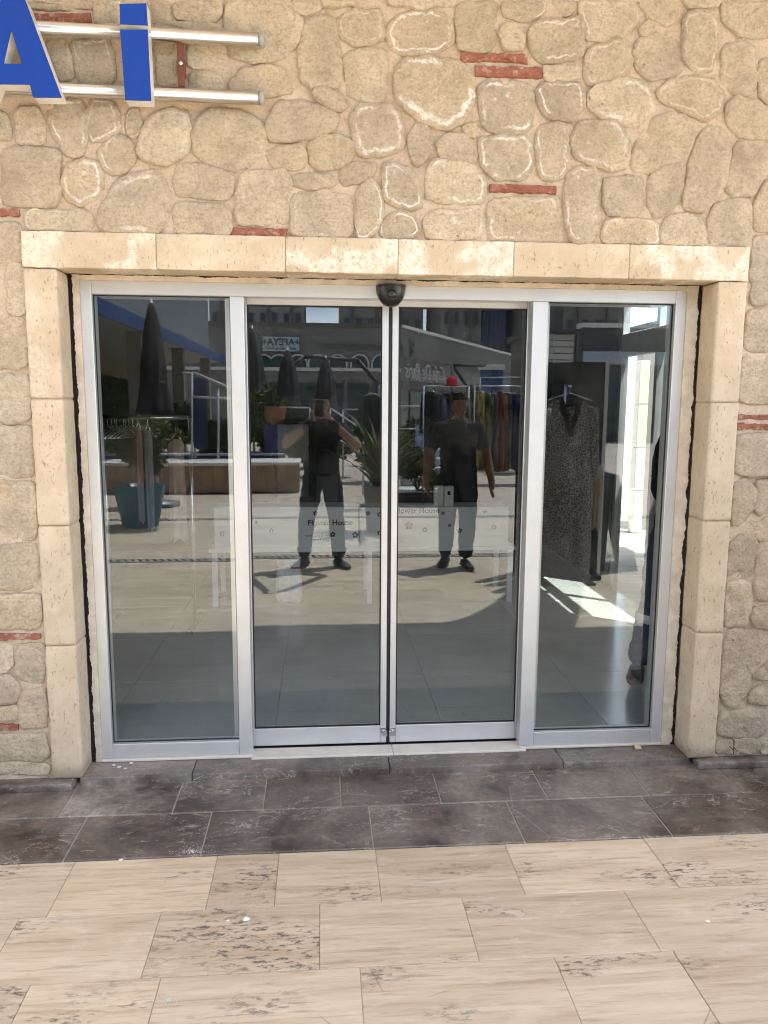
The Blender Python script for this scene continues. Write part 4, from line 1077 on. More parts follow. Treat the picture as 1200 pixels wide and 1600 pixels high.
garment('black_padded_jacket', 'black padded jacket on a stand beside the meeting doors', 582, 618, 690, 36, BJ, m_cloth('black quilted', (.008, .008, .009), (.03, .03, .03)), 'jacket', 'coat', seed=9, depth=.12, sleeve=.8, out=True)
jt = mirY(582, 618, BJ); e = empty('jacket_stand', (jt.x, BJ-.17, 0)); tag(e, 'thin black stand holding the padded black jacket', 'clothes stand')
cyl('pole', (jt.x, BJ-.17, .02), (jt.x, BJ-.17, jt.z+.10), .014, BLACK, e); cyl('arm', (jt.x, BJ-.17, jt.z+.09), (jt.x, BJ+.02, jt.z+.09), .010, BLACK, e); lathe('base', [(.18, 0), (.18, .012), (.02, .02)], BLACK, e, 20, (jt.x, BJ-.17, .002))
# rack at the left with hangers
LY = 2.3
zr = rack('clothes_rack', 'steel clothes rack with bare hangers behind the left glass', 160, 296, 652, LY)
for k in range(9):
    p = onY(168+k*4.6+(k % 3), 658, LY); e = empty('clothes_hanger', (p.x, LY, zr-.05)); tag(e, ('first', 'second', 'third', 'fourth', 'fifth', 'sixth', 'seventh', 'eighth', 'ninth')[k]+' bare steel hanger from the left on the left rack', 'hanger', 'bare hangers on the left rack')
    bm = bmesh.new(); c = Vector((p.x, LY, zr)); a = R(70); dx, dy = .19*math.cos(a), .19*math.sin(a)
    add_cyl(bm, c+Vector((0, 0, -.06)), c+Vector((dx, dy, -.14)), .004, n=6); add_cyl(bm, c+Vector((0, 0, -.06)), c+Vector((-dx, -dy, -.14)), .004, n=6); add_cyl(bm, c+Vector((dx, dy, -.14)), c+Vector((-dx, -dy, -.14)), .004, n=6)
    bm_obj('shoulder_bar', bm, STEEL, e, True); cyl('hook', c+Vector((0, 0, -.06)), c+Vector((0, 0, .012)), .003, STEEL, e, n=6)
garment('long_scarf', 'rust and grey striped scarf hanging behind the left glass', 216, 668, 816, 11, LY, m_cloth('rust stripe', (.42, .20, .15), (.30, .26, .25), 8), 'scarf', 'coat', seed=3, depth=.03)
garment('pale_shirt', 'lilac grey shirt hanging next to the striped scarf', 231, 672, 826, 13, LY+.02, m_cloth('lilac grey', (.38, .34, .36), (.28, .25, .27)), 'shirt', 'coat', seed=4, depth=.04)
garment('pale_pink_dress', 'pale pink dress hanging at the right end of left rack', 275, 686, 842, 26, LY-.02, m_cloth('dusty pink', (.52, .40, .36), (.44, .34, .31)), seed=8, depth=.07)
# pouches under the table
for k, (px, nm) in enumerate(((442, 'white paper pouch under the left of the table'), (460, 'clear pouch with orange trim under the table'))):
    a, b = onY(px-6, 889-k, TY+.1), onY(px+6, 862, TY+.1); e = empty('gift_pouch', ((a.x+b.x)/2, TY+.1, a.z)); tag(e, nm, 'pouch')
    c = Vector(((a.x+b.x)/2, TY+.12, RZ0)); h = .36
    lathe('pouch', [(.05, 0), (.062, .04), (.06, h*.6), (.045, h*.8), (.05, h*.98)], plain('white tissue', (.82, .82, .80), .5, var=.1, scale=30, bump=.6), e, 14, tuple(c), 1, .5)
    lathe('tie', [(.047, h*.78), (.05, h*.80), (.047, h*.82)], plain('orange ribbon', (.55, .14, .06), .5), e, 14, tuple(c), 1.02, .52)

# ------------------------------------------------------------------ people
def person(name, label, base, yaw, J, skin, shirt, trous, shoe, hair, sleeve=.45, bands=None, scale=1.0, bulk=1.0, lean=0.0):
    """J: joints in a frame that faces +Y, feet at z=0. One continuous skinned body."""
    root = empty(name, base); tag(root, label, 'person')
    M = Matrix.Translation(base) @ Matrix.Rotation(lean, 4, 'Y') @ Matrix.Rotation(yaw, 4, 'Z') @ Matrix.Scale(scale, 4)
    P, E, Rr = [], [], []
    def v(p, rx, ry=None): P.append(Vector(p)); Rr.append((rx*bulk, (ry or rx)*bulk) if len(P) not in (5, 6) else (rx, ry or rx)); return len(P)-1
    pel = v((0, 0, .95), .155, .105); sp1 = v((0, .005, 1.10), .15, .10); ch = v((0, .0, 1.27), .165, .115); uc = v((0, -.01, 1.39), .135, .09); nk = v((0, .0, 1.485), .056); hd = v((0, .02, 1.56), .058)
    E += [(pel, sp1), (sp1, ch), (ch, uc), (uc, nk), (nk, hd)]
    for s in (0, 1):
        k = 'LR'[s]; hip, knee, ank = J['hip'+k], J['knee'+k], J['ank'+k]
        a = v(hip, .098, .10); md = v((Vector(hip)+Vector(knee))/2, .088, .09); b = v(knee, .066, .07); c2 = v(Vector(knee).lerp(Vector(ank), .35), .064, .066); c = v(ank, .052)
        E += [(pel, a), (a, md), (md, b), (b, c2), (c2, c)]
        sh, el, wr = J['sh'+k], J['el'+k], J['wr'+k]
        a = v(sh, .066); md = v((Vector(sh)+Vector(el))/2, .054); b = v(el, .044); c2 = v(Vector(el).lerp(Vector(wr), .35), .043); c = v(wr, .028, .03); pm = v(Vector(wr).lerp(Vector(J['hand'+k]), .55), .040, .026)
        E += [(uc, a), (a, md), (md, b), (b, c2), (c2, c), (c, pm)]
    me = bpy.data.meshes.new('t'); me.from_pydata(P, E, []); o = bpy.data.objects.new('t', me); COL.objects.link(o)
    m = o.modifiers.new('s', 'SKIN'); m.use_smooth_shade = True
    for i, r in enumerate(Rr): me.skin_vertices[0].data[i].radius = r
    me.skin_vertices[0].data[pel].use_root = True
    m2 = o.modifiers.new('u', 'SUBSURF'); m2.levels = 2; m2.render_levels = 2
    bpy.context.view_layer.update()
    bm_ = bpy.data.meshes.new_from_object(o.evaluated_get(bpy.context.evaluated_depsgraph_get())); bpy.data.objects.remove(o)
    bm = bmesh.new(); bm.from_mesh(bm_)
    nb = len(bm.faces)
    # head: egg with jaw, brow, nose and ears
    H = Vector((0, .035, 1.625)); hv = bmesh.ops.create_uvsphere(bm, u_segments=24, v_segments=18, radius=1.0)['verts']
    for q in hv:
        x, y, z = q.co
        X = x*.076*(1-.22*max(0, -z)); Y = y*.097*(1 if y < 0 else 1-.10*max(0, -z)); Z = z*.118
        if y > .75 and abs(x) < .22: Y += .022*max(0, 1-abs(z+.12)/.32)*(1-abs(x)/.22)           # nose
        if y > .55 and .2 < abs(x) < .62 and abs(z-.06) < .14: Y -= .007                          # eye sockets
        if y > .6 and abs(z+.50) < .10 and abs(x) < .4: Y += .004                                   # lips
        q.co = H+Vector((X, Y, Z))
    dark = []
    for s in (-1, 1):
        ev = bmesh.ops.create_uvsphere(bm, u_segments=10, v_segments=8, radius=1.0)['verts']
        for q in ev: q.co = H+Vector((s*.078+q.co.x*.010, -.005+q.co.y*.020, -.005+q.co.z*.032))
        ev = bmesh.ops.create_uvsphere(bm, u_segments=8, v_segments=6, radius=.0115)['verts']
        for q in ev: q.co += H+Vector((s*.030, .080, .010))
        e0 = len(bm.faces); ev = bmesh.ops.create_uvsphere(bm, u_segments=10, v_segments=6, radius=1.0)['verts']
        for q in ev: q.co = H+Vector((s*.031+q.co.x*.020, .087+q.co.y*.006, .030+q.co.z*.0055-abs(q.co.x)*.003))
        dark += list(range(e0, len(bm.faces)))
    # fingers: five tapered, bent chains leaving the palm
    for s in (0, 1):
        k = 'LR'[s]; wr, hn = Vector(J['wr'+k]), Vector(J['hand'+k]); d = (hn-wr).normalized(); side = Vector(J['palm'+k]).normalized(); nrm = d.cross(side).normalized()
        pc = wr.lerp(hn, .5)
        for i, (off, ln) in enumerate(((-.030, .062), (-.010, .074), (.010, .070), (.028, .056))):
            a = pc+side*off+d*.012; b = a+d*ln*.5+nrm*.006; c = b+d*ln*.42+nrm*.012
            add_cyl(bm, a, b, .0115, .0108, 8); add_cyl(bm, b, c, .0108, .008, 8)
        a = pc-side*.026-d*.02; b = a-side*.028+d*.03+nrm*.01; c = b-side*.004+d*.028+nrm*.012
        add_cyl(bm, a, b, .011, .010, 8); add_cyl(bm, b, c, .010, .007, 8)
    me2 = bpy.data.meshes.new('body'); bm.to_mesh(me2); bm.free(); bpy.data.meshes.remove(bm_)
    for mt in (skin, shirt, trous, hair): me2.materials.append(mt)
    dset = set(dark)
    armsegs = [(Vector(J['sh'+k]), Vector(J['el'+k]), Vector(J['wr'+k])) for k in 'LR']
    for p in me2.polygons:
        p.use_smooth = True; c = p.center; mi = 0
        if p.index < nb:
            if c.z < 1.485: mi = 1
            if c.z < .875: mi = 2
            for sh, el, wr in armsegs:
                for a, b, t0 in ((sh, el, 0), (el, wr, 1)):
                    t = (c-a).dot(b-a)/(b-a).length_squared; dd = (c-(a+(b-a)*max(0, min(1.3 if t0 else 1, t)))).length
                    if dd < .095 and t > -.1 and t < (1.9 if t0 else 1.05):
                        tt = (t if not t0 else 1+t)/2
                        ux = abs(c.x) > .16
                        if ux and tt > .05: mi = 1 if tt < sleeve else 0
        p.material_index = 3 if p.index in dset else mi
    cl = set()
    for p in me2.polygons:
        if p.index < nb and p.material_index in (1, 2): cl.update(p.vertices)
    me2.update(); nr = [v_.normal.copy() for v_ in me2.vertices]
    for i in cl:                                       # creases and sag of the clothes
        v_ = me2.vertices[i]; c = v_.co
        v_.co = c+nr[i]*(.006+.013*noise.fractal((c.x*9+base[0], c.y*9, c.z*14), .7, 2.1, 4))
    me2.transform(M); o = bpy.data.objects.new('body', me2); COL.objects.link(o); child(o, root)
    # hair cap
    bm = bmesh.new(); hv = bmesh.ops.create_uvsphere(bm, u_segments=20, v_segments=14, radius=1.0)['verts']
    for q in hv:
        x, y, z = q.co; q.co = H+Vector((x*.083, y*.103-.006, z*.124+.004))
    kill = [q for q in bm.verts if (q.co-H).z < .026+.28*(max(0, (q.co-H).y)) - .9*max(0, -(q.co-H).y)*1.0]
    bmesh.ops.delete(bm, geom=kill, context='VERTS'); bmesh.ops.solidify(bm, geom=bm.faces[:], thickness=.006)
    bm.transform(M); bm_obj('hair', bm, hair, root, True)
    for k in 'LR':
        an = Vector(J['ank'+k]); ft = J.get('toe'+k, (0.03 if k == 'R' else -.03, 1, 0)); d = Vector(ft).normalized(); sd_ = Vector((d.y, -d.x, 0))
        bm = bmesh.new(); rings = [(-.075, .034, .055, .0), (-.05, .042, .085, 0), (.0, .045, .095, 0), (.06, .046, .075, 0), (.12, .050, .055, 0), (.17, .042, .042, 0), (.195, .022, .03, 0)]
        prev = None
        for (t, w_, h_, _) in rings:
            c = Vector((an.x, an.y, 0))+d*t; rr = [bm.verts.new(c+sd_*w_*math.cos(q)+Vector((0, 0, max(0.0, h_*.5+h_*.5*math.sin(q)) if math.sin(q) > -.99 else 0))) for q in [2*math.pi*z/12 for z in range(12)]]
            if prev:
                for z in range(12): bm.faces.new((prev[z], prev[(z+1) % 12], rr[(z+1) % 12], rr[z]))
            else: bm.faces.new(rr[::-1])
            prev = rr
        bm.faces.new(prev); bmesh.ops.recalc_face_normals(bm, faces=bm.faces); bm.transform(M); bm_obj('shoe', bm, shoe, root, True)
    for b in bands or []:
        for k in 'LR':
            kn, an = Vector(J['knee'+k]), Vector(J['ank'+k]); c = kn.lerp(an, b); r = (.071-.008*b)*bulk
            o = lathe('reflective_band', [(r, -.025), (r+.004, -.02), (r+.004, .02), (r, .025)], plain('reflective tape', (.72, .75, .78), .35), root, 18, tuple(c))
            o.data.transform(M)
    return root
SKIN = plain('tanned skin', (.30, .175, .115), .55, var=.08); SKIN2 = plain('darker tanned skin', (.26, .135, .08), .55, var=.08)
TBLK = plain('black cotton shirt', (.006, .006, .007), .9, var=.2, bump=.2); TGRY = plain('charcoal cotton shirt', (.010, .011, .012), .9, var=.2)
PBLK = plain('black trousers', (.008, .008, .009), .9, var=.2); PGRY = plain('dark grey trousers', (.012, .013, .015), .9, var=.2); PNAV = plain('navy work trousers', (.045, .065, .13), .85, var=.2, bump=.3)
SHOE = plain('dark shoes', (.014, .013, .012), .5, var=.3); HAIR = plain('dark hair', (.008, .006, .005), 1.0, var=.3, scale=60, bump=.8, spec=.05)
# the man seen mirrored in the right leaf
g = mirZ(716, 889)
J = dict(hipL=(-.09, 0, .91), hipR=(.09, 0, .91), kneeL=(-.105, .03, .50), kneeR=(.10, .03, .50), ankL=(-.10, -.10, .085), ankR=(.08, .06, .085),
         shL=(-.185, -.01, 1.385), shR=(.185, -.01, 1.385), elL=(-.30, -.03, 1.12), elR=(.295, -.03, 1.12), wrL=(-.325, .07, .88), wrR=(.33, .07, .88), handL=(-.31, .11, .71), handR=(.325, .11, .71), palmL=(0, 1, 0), palmR=(0, 1, 0), toeL=(-.45, 1, 0), toeR=(.15, 1, 0))
person('person', 'person in black T shirt and dark trousers standing arms down in the plaza', (g.x, g.y, .001), 0.0, J, SKIN2, TBLK, PBLK, SHOE, HAIR, .36, scale=1.0, bulk=1.22)
# the photographer behind the camera
g = mirZ(503, 889)
dy = CAM.y - g.y
J = dict(hipL=(-.09, 0, .91), hipR=(.09, 0, .91), kneeL=(-.15, .03, .50), kneeR=(.14, .03, .50), ankL=(-.19, -.02, .085), ankR=(.17, .02, .085),
         shL=(-.19, -.01, 1.385), shR=(.19, -.01, 1.385), elL=(-.36, .16, 1.24), elR=(.36, .16, 1.22), wrL=(-.10, dy-.11, 1.47), wrR=(.10, dy-.11, 1.46), handL=(-.055, dy-.03, 1.56), handR=(.05, dy-.03, 1.56), palmL=(.2, .8, -.3), palmR=(-.2, .8, -.3), toeL=(-.6, 1, 0), toeR=(.55, 1, 0))
person('person', 'person in charcoal shirt holding up a phone with both hands, facing the doors', (CAM.x, g.y, .001), 0.0, J, SKIN, TGRY, PGRY, SHOE, HAIR, .40, bulk=1.15)
ph = empty('mobile_phone', (0, CAM.y-.02, 1.53)); tag(ph, 'black mobile phone held up in both hands of the photographer', 'phone')
box('phone_body', (-.056, CAM.y-.022, 1.525), (.018, CAM.y-.014, 1.672), plain('black phone glass', (.01, .01, .012), .15), ph, .004, 2)
cyl('camera_lens', (0, CAM.y-.0145, 1.652), (0, CAM.y-.0125, 1.652), .007, BLACK, ph)
# worker inside behind the right panel
wz = onZ(998, 1072, RZ0)
J = dict(hipL=(-.09, 0, .91), hipR=(.09, 0, .91), kneeL=(-.10, .02, .50), kneeR=(.10, .10, .50), ankL=(-.11, -.04, .085), ankR=(.11, .04, .085),
         shL=(-.19, -.01, 1.385), shR=(.19, -.01, 1.385), elL=(-.20, .10, 1.10), elR=(.20, .10, 1.10), wrL=(-.06, .24, 1.06), wrR=(.06, .27, 1.02), handL=(.08, .27, 1.08), handR=(-.08, .29, 1.02), palmL=(0, 0, 1), palmR=(0, 0, 1), toeL=(-.1, 1, 0), toeR=(.1, 1, 0))
person('person', 'worker in navy trousers with reflective bands inside the right glass panel', (1.93, wz.y+.05, RZ0+.012), R(160), J, SKIN2, TBLK, PNAV, SHOE, HAIR, 1.6, bands=(.30,), scale=1.0, bulk=1.15, lean=R(9))

# ------------------------------------------------------------------ the plaza in front of the shop (seen mirrored in the glass)
def YD(D): return 2*YG - CAM.y - D                    # world depth of something D metres away along the mirrored sight line
STEELG = plain('galvanised steel', (.20, .20, .19), .5, .6)
WHT = plain('white painted metal', (.46, .47, .48), .45, var=.04)
def drain(px, py, label):
    y = mirZ(px, py).y; e = empty('drain_grating', (0, y, 0)); tag(e, label, 'drain', 'drain gratings')
    box('channel', (-6, y-.06, .001), (7, y+.06, .0038), plain('dark drain channel', (.01, .01, .01), .9), e)
    bm = bmesh.new()
    add_box(bm, (-6, y-.070, .002), (7, y-.056, .010)); add_box(bm, (-6, y+.056, .002), (7, y+.070, .010))
    x = -6.0
    while x < 7: add_box(bm, (x, y-.056, .004), (x+.040, y+.056, .009), rot=Matrix.Rotation(R(-24), 3, 'Z')); x += .075
    tag(bm_obj('grating_bars', bm, plain('worn grating bars', (.36, .34, .31), .6), e), kind='stuff')
drain(500, 874, 'near slotted steel drain grating crossing the plaza')
drain(300, 812, 'far slotted steel drain grating crossing the plaza by the pots')

# leaves
def m_leaf(name, a, b):
    t = NT(name); at = t.attr('tone'); c = t.mix(at, a, b)
    t.b.inputs['Subsurface Weight'].default_value = 0
    return t.done(c, .55, None, .3)
LEAF = m_leaf('dark green leaves', (.018, .035, .010), (.085, .125, .028)); LEAF2 = m_leaf('yellow green leaves', (.03, .05, .012), (.16, .17, .035)); ORANGE = m_leaf('orange blossoms', (.35, .16, .02), (.6, .34, .06))
def leaves(name, blobs, n, size, mat, parent, seed, long=1.9):
    rg = random.Random(seed); vs_, fs, tone = [], [], []
    for _ in range(n):
        c, r = blobs[rg.randrange(len(blobs))]
        while True:
            q = Vector((rg.uniform(-1, 1), rg.uniform(-1, 1), rg.uniform(-1, 1)))
            if .25 < q.length < 1: break
        q = q*(.55+.45*q.length**.5)
        p = Vector((c[0]+q.x*r[0], c[1]+q.y*r[1], c[2]+q.z*r[2]))
        d = Vector((rg.uniform(-1, 1), rg.uniform(-1, 1), rg.uniform(-.4, .9))).normalized(); s = d.cross(Vector((rg.uniform(-1, 1), rg.uniform(-1, 1), rg.uniform(-1, 1)))).normalized()
        L = size*rg.uniform(.6, 1.3); w = L/long/2; b = len(vs_); up = d.cross(s)*L*.12
        vs_ += [p, p+d*L*.5+s*w-up, p+d*L, p+d*L*.5-s*w-up]; fs += [(b, b+1, b+2), (b, b+2, b+3)]
        tone += [rg.random()]*4
    o = mesh_obj(name, vs_, fs, mat, parent)
    at = o.data.attributes.new('tone', 'FLOAT', 'POINT'); at.data.foreach_set('value', tone)
    return o
BARK = plain('brown bark', (.10, .065, .04), .9, var=.3, bump=.6)
def bush(name, label, x0, x1, y0, y1, D, mat=None, n=2200, size=.11, seed=1, grp='shrubs in the plaza planters', cat='shrub', stem=True, foot=None):
    Y = YD(D); a, b = mirY(x0, y1, Y), mirY(x1, y0, Y); w, h = (b.x-a.x)/2, (b.z-a.z)/2; c = Vector(((a.x+b.x)/2, Y, (a.z+b.z)/2))
    zf = a.z if foot is None else foot
    e = empty(name, (c.x, Y, zf)); tag(e, label, cat, grp); rg = random.Random(seed)
    blobs = [((c.x+rg.uniform(-.6, .6)*w, Y+rg.uniform(-.5, .5)*w*.7, c.z+rg.uniform(-.55, .6)*h), (w*rg.uniform(.3, .55), w*.4, h*rg.uniform(.3, .5))) for _ in range(9)]
    leaves('foliage', blobs, n, size, mat or LEAF, e, seed)
    bm = bmesh.new()
    for k in range(4):
        q = blobs[k][0]; add_cyl(bm, (c.x+rg.uniform(-.1, .1)*w, Y, zf), q, .018, .006, 7)
    bm_obj('stems', bm, BARK, e, True)
    return e
# teal pot with a flowering shrub
TEAL = plain('teal glazed pot', (.004, .095, .15), .3, var=.06)
p = mirZ(220, 822); s = 10.25/1200
def pot(name, label, px, py, hpx, rt, rb, mat, sq=0):
    p = mirZ(px, py); D = YD(0)-p.y; h = hpx*D/FPX*1.02; e = empty(name, tuple(p)); tag(e, label, 'plant pot')
    wob = (lambda a, k: 1+sq*abs(math.cos(2*a))) if sq else None
    lathe('pot', [(rb*.96, .002), (rb, .02), (rb+(rt-rb)*.5, h*.5), (rt, h*.97), (rt*1.02, h), (rt*.93, h), (rt*.90, h*.93)], mat, e, 28, tuple(p), wob=wob)
    lathe('soil', [(rt*.90, h*.90), (rt*.5, h*.92), (.01, h*.93)], plain('dark soil', (.03, .022, .016), .95, bump=.5), e, 24, tuple(p))
    return p, h, D
pp, hh, DD = pot('teal_plant_pot', 'large teal flared plant pot with flowering shrub', 220, 822, 62, .335, .235, TEAL)
bush('flowering_shrub', 'flowering shrub growing in the teal pot', 168, 288, 645, 765, DD, LEAF2, 4200, .085, 4, cat='shrub', foot=hh*.9)
e = empty('orange_blossoms', (pp.x+.35, pp.y, hh)); tag(e, 'orange blossoms on the right side of the teal pot shrub', 'flowers')
q = mirY(273, 690, pp.y); leaves('blossoms', [((q.x, q.y, q.z), (.14, .15, .16)), ((q.x-.25, q.y, q.z+.05), (.15, .15, .12))], 160, .05, ORANGE, e, 9, 1.2)
pp, hh, DD = pot('grey_plant_pot', 'pale grey plant pot with tall strap leaved plant', 592, 833, 74, .19, .15, plain('grey fibre cement pot', (.23, .22, .21), .8, bump=.3))
def strap_plant(p, h, label):
    e = empty('strap_leaf_plant', (p.x, p.y, h)); tag(e, label, 'plant'); rg = random.Random(5)
    for k in range(54):
        a = rg.uniform(0, 2*math.pi); el = rg.uniform(.75, 1.5); L = rg.uniform(.55, 1.1); w = rg.uniform(.022, .04); z0 = h*.9+rg.uniform(0, .35); d = Vector((math.cos(a), math.sin(a), 0)); s = Vector((-d.y, d.x, 0))
        vs_, fs = [], []; pos = Vector((p.x, p.y, z0))+d*.03; ang = el
        for j in range(6):
            ww = w*(1-(j/5)**2)*(.5+.5*min(1, j/1.5)); vs_ += [pos-s*ww, pos-Vector((0, 0, ww*.4)), pos+s*ww]
            pos = pos+(d*math.cos(ang)+Vector((0, 0, math.sin(ang))))*L/5; ang -= rg.uniform(.08, .30)
        for j in range(5): fs += [(3*j, 3*j+1, 3*j+4, 3*j+3), (3*j+1, 3*j+2, 3*j+5, 3*j+4)]
        o = mesh_obj('leaf', vs_, fs, LEAF2 if k % 3 else LEAF, e, True); at = o.data.attributes.new('tone', 'FLOAT', 'POINT'); at.data.foreach_set('value', [rg.random()]*len(vs_))
    cyl('stem', (p.x, p.y, h*.9), (p.x, p.y, h+.45), .03, BARK, e, .02)
strap_plant(pp, hh, 'tall strap leaved plant with yellow tipped leaves in the grey pot')
# raised wooden planter with a pale coping
WOODP = plain('weathered brown planks', (.36, .235, .14), .75, var=.3, scale=5, bump=.3)
COP = plain('pale coping', (.66, .62, .56), .6)
D = 14.1; Y = YD(D); xa, xb = mirY(150, 760, Y).x, mirY(466, 760, Y).x; zt2 = mirY(400, 727, Y).z
pt = empty('raised_wooden_planter', ((xa+xb)/2, Y-.4, 0)); tag(pt, 'long raised planter clad in brown vertical planks with pale coping', 'planter')
box('core', (xa, Y-.9, 0), (xb, Y-.022, zt2-.01), BARK, pt)
x = xa
while x < xb-.02:
    w = min(rnd.uniform(.17, .24), xb-x); box('plank', (x+.003, Y-.021+rnd.uniform(0, .006), .01), (x+w-.003, Y, zt2-.012), WOODP, pt, .003); x += w
box('coping', (xa-.03, Y-.95, zt2-.009), (xb+.03, Y+.05, zt2+.05), COP, pt, .006)
BLUEP = plain('dark blue painted steel', (.01, .028, .10), .5)
D2 = 15.2; Y2 = YD(D2); z1, z2 = mirY(300, 725, Y2).z, mirY(300, 710, Y2).z
pb2 = empty('blue_planter_tier', (0, Y2-.3, 0)); tag(pb2, 'dark blue upper planter tier with white rim behind the planks', 'planter')
xa2, xb2 = mirY(150, 712, Y2).x, mirY(440, 712, Y2).x
box('tier_wall', (xa2, Y2-.7, 0), (xb2, Y2, z2-.03), BLUEP, pb2, .004); box('rim', (xa2-.02, Y2-.72, z2-.029), (xb2+.02, Y2+.02, z2+.01), WHT, pb2, .004)
bush('hedge_shrub', 'dark leafy shrub at the left end of the planks planter', 150, 228, 590, 712, 15.5, LEAF, 3900, 0.138, 11, foot=z2)
bush('hedge_shrub', 'green shrub in the planter right of the white pergola post', 305, 372, 655, 712, 15.6, LEAF, 2700, 0.127, 12, foot=z2)
bush('hedge_shrub', 'low green shrub in the planter left of the mirror', 384, 436, 600, 712, 15.7, LEAF, 3000, 0.138, 13, foot=z2)
bush('hedge_shrub', 'dark green shrub between the pergola posts and the maroon parasol', 222, 310, 610, 712, 15.9, LEAF, 3600, .13, 14, foot=z2)
bush('hedge_shrub', 'dark shrub just right of the terracotta pot', 434, 480, 625, 735, 16.4, LEAF, 3000, .13, 15, foot=0.0)
# boxy planter with an orange pot on top
q = mirY(428, 640, YD(15.6)); e = empty('terracotta_pot', (q.x, q.y, q.z-.3)); tag(e, 'terracotta pot with spiky plant above the planks planter', 'plant pot')
lathe('pot', [(.17, -.30), (.22, -.1), (.25, .05), (.24, .06), (.20, .05)], plain('terracotta', (.28, .11, .05), .8), e, 20, tuple(q)); leaves('spikes', [((q.x, q.y, q.z+.12), (.22, .2, .15))], 120, .22, LEAF, e, 21, 5)
box('pedestal', (q.x-.2, q.y-.2, 0), (q.x+.2, q.y+.2, q.z-.301), BLUEP, e)

# closed parasols
def parasol(label, px, ytop, yhem, D, mat, fat=1.0):
    Y = YD(D); t, h = mirY(px, ytop, Y), mirY(px, yhem, Y); e = empty('closed_parasol', (t.x, Y, 0)); tag(e, label, 'parasol', 'closed parasols on the plaza'); L = t.z-h.z
    prof = [(.33*fat, 0), (.28*fat, .08*L), (.215*fat, .30*L), (.22*fat, .42*L), (.19*fat, .55*L), (.15*fat, .75*L), (.07*fat, .94*L), (.02, L)]
    lathe('canopy', prof, mat, e, 64, (t.x, Y, h.z), wob=lambda a, k: 1+.30*(abs(math.sin(4*a+.25*k))-.5)*(1-k/8))
    lathe('strap', [(.225*fat, .28*L), (.235*fat, .30*L), (.225*fat, .32*L)], BLACK, e, 24, (t.x, Y, h.z))
    cyl('pole', (t.x, Y, .05), (t.x, Y, t.z+.06), .026, WHT, e, n=10); lathe('base', [(.34, 0), (.34, .05), (.06, .09)], STEELG, e, 20, (t.x, Y, 0))
PMAR = plain('maroon canvas', (.022, .013, .015), .85, var=.15, scale=4); PGR = plain('grey brown canvas', (.045, .04, .04), .85, var=.15, scale=4)
parasol('large maroon closed parasol left of the blue fascia lamp', 236, 472, 652, 12.5, PMAR, .9)
parasol('grey closed parasol at the left edge of left door leaf', 393, 512, 652, 17.0, PGR, 1.2)
parasol('grey closed parasol in front of the framed facade sign', 449, 546, 655, 19.0, PGR, 1.25)
parasol('grey closed parasol above the photographer head', 509, 558, 650, 19.6, PGR, 1.1)

# left wing: roof with a blue fascia running away from the shop, cream wall, one lit ceiling lamp
e = empty('left_wing_building', (-6, YD(17), 0)); tag(e, 'low cream wing with blue fascia roof on the left of the plaza', 'building')
XF = mirY(150, 487, YD(11.9)).x; zf = mirY(150, 487, YD(11.9)).z
CREAM = plain('cream render', (.19, .17, .13), .9, var=.08); BLUEF = plain('blue fascia', (.012, .05, .17), .5)
box('roof_slab', (XF-7, YD(27), zf+.02), (XF-.06, YD(7.5), zf+.26), plain('grey soffit', (.30, .29, .27), .9), e); fs_ = box('fascia', (XF-.059, YD(27.05), zf-.02), (XF, YD(7.45), zf+.24), BLUEF, e, .004)
box('upper_wall', (XF-7, YD(27), zf+.261), (XF-.5, YD(9), zf+2.6), plain('grey slate cladding', (.15, .165, .17), .8, var=.15, scale=3), e)
box('wall', (XF-3.4, YD(27), 0), (XF-3.1, YD(9), zf+.019), CREAM, e)
for k, D_ in enumerate((11, 15.5, 20, 24.5)): box('column', (XF-.42, YD(D_)-.14, 0), (XF-.14, YD(D_)+.14, zf+.019), CREAM, e, .01)
lp = mirY(231, 561, YD(17)); lathe('ceiling_lamp', [(.14, -.05), (.15, -.02), (.15, .0)], m_emit((1, .97, .9), 6.0, 'lit lamp'), e, 18, (lp.x, lp.y, zf+.018))
# white post and beam frame with a blue panel
def frame_thing(name, label, cat, segs, D, r, mat, extra=None):
    Y = YD(D); e = empty(name, (0, Y, 0)); first = True; tag(e, label, cat)
    for (a, b) in segs:
        A, B = mirY(*a, Y), mirY(*b, Y); A.z = max(A.z, 0.0); B.z = max(B.z, 0.0); cyl('member', A, B, r, mat, e, n=8)
    e.location = (A.x, Y, 0)
    for ch in e.children: ch.matrix_parent_inverse = Matrix.Translation(e.location).inverted()
    return e
e = frame_thing('white_pergola_frame', 'white pergola frame with blue screen behind the left glass', 'pergola', [((300, 583), (300, 762)), ((341, 605), (341, 762)), ((372, 615), (372, 762)), ((285, 583), (305, 583)), ((302, 582), (374, 612)), ((300, 620), (374, 624))], 15.0, .024, WHT)
a, b = mirY(303, 700, YD(15.1)), mirY(322, 590, YD(15.1)); box('blue_screen', (a.x, YD(15.1)-.02, a.z), (b.x, YD(15.1)+.02, b.z), plain('blue screen', (.012, .03, .08), .6), e)
box('screen_post', (a.x, YD(15.1)-.02, 0), (a.x+.04, YD(15.1)+.02, a.z-.001), WHT, e)
DKP = plain('dark painted pipe', (.05, .05, .052), .5)
frame_thing('awning_pipe_arch', 'dark bent pipe arch of a terrace awning frame', 'awning frame', [((441, 740), (441, 586)), ((441, 586), (475, 557)), ((475, 557), (560, 563)), ((560, 563), (592, 601)), ((592, 601), (592, 740))], 20.5, .055, DKP)
frame_thing('awning_pipe_arch', 'dark pipe terrace frame right of the door seam', 'awning frame', [((708, 570), (740, 617)), ((740, 617), (740, 735)), ((708, 570), (760, 571)), ((708, 570), (708, 735))], 19.5, .04, DKP)
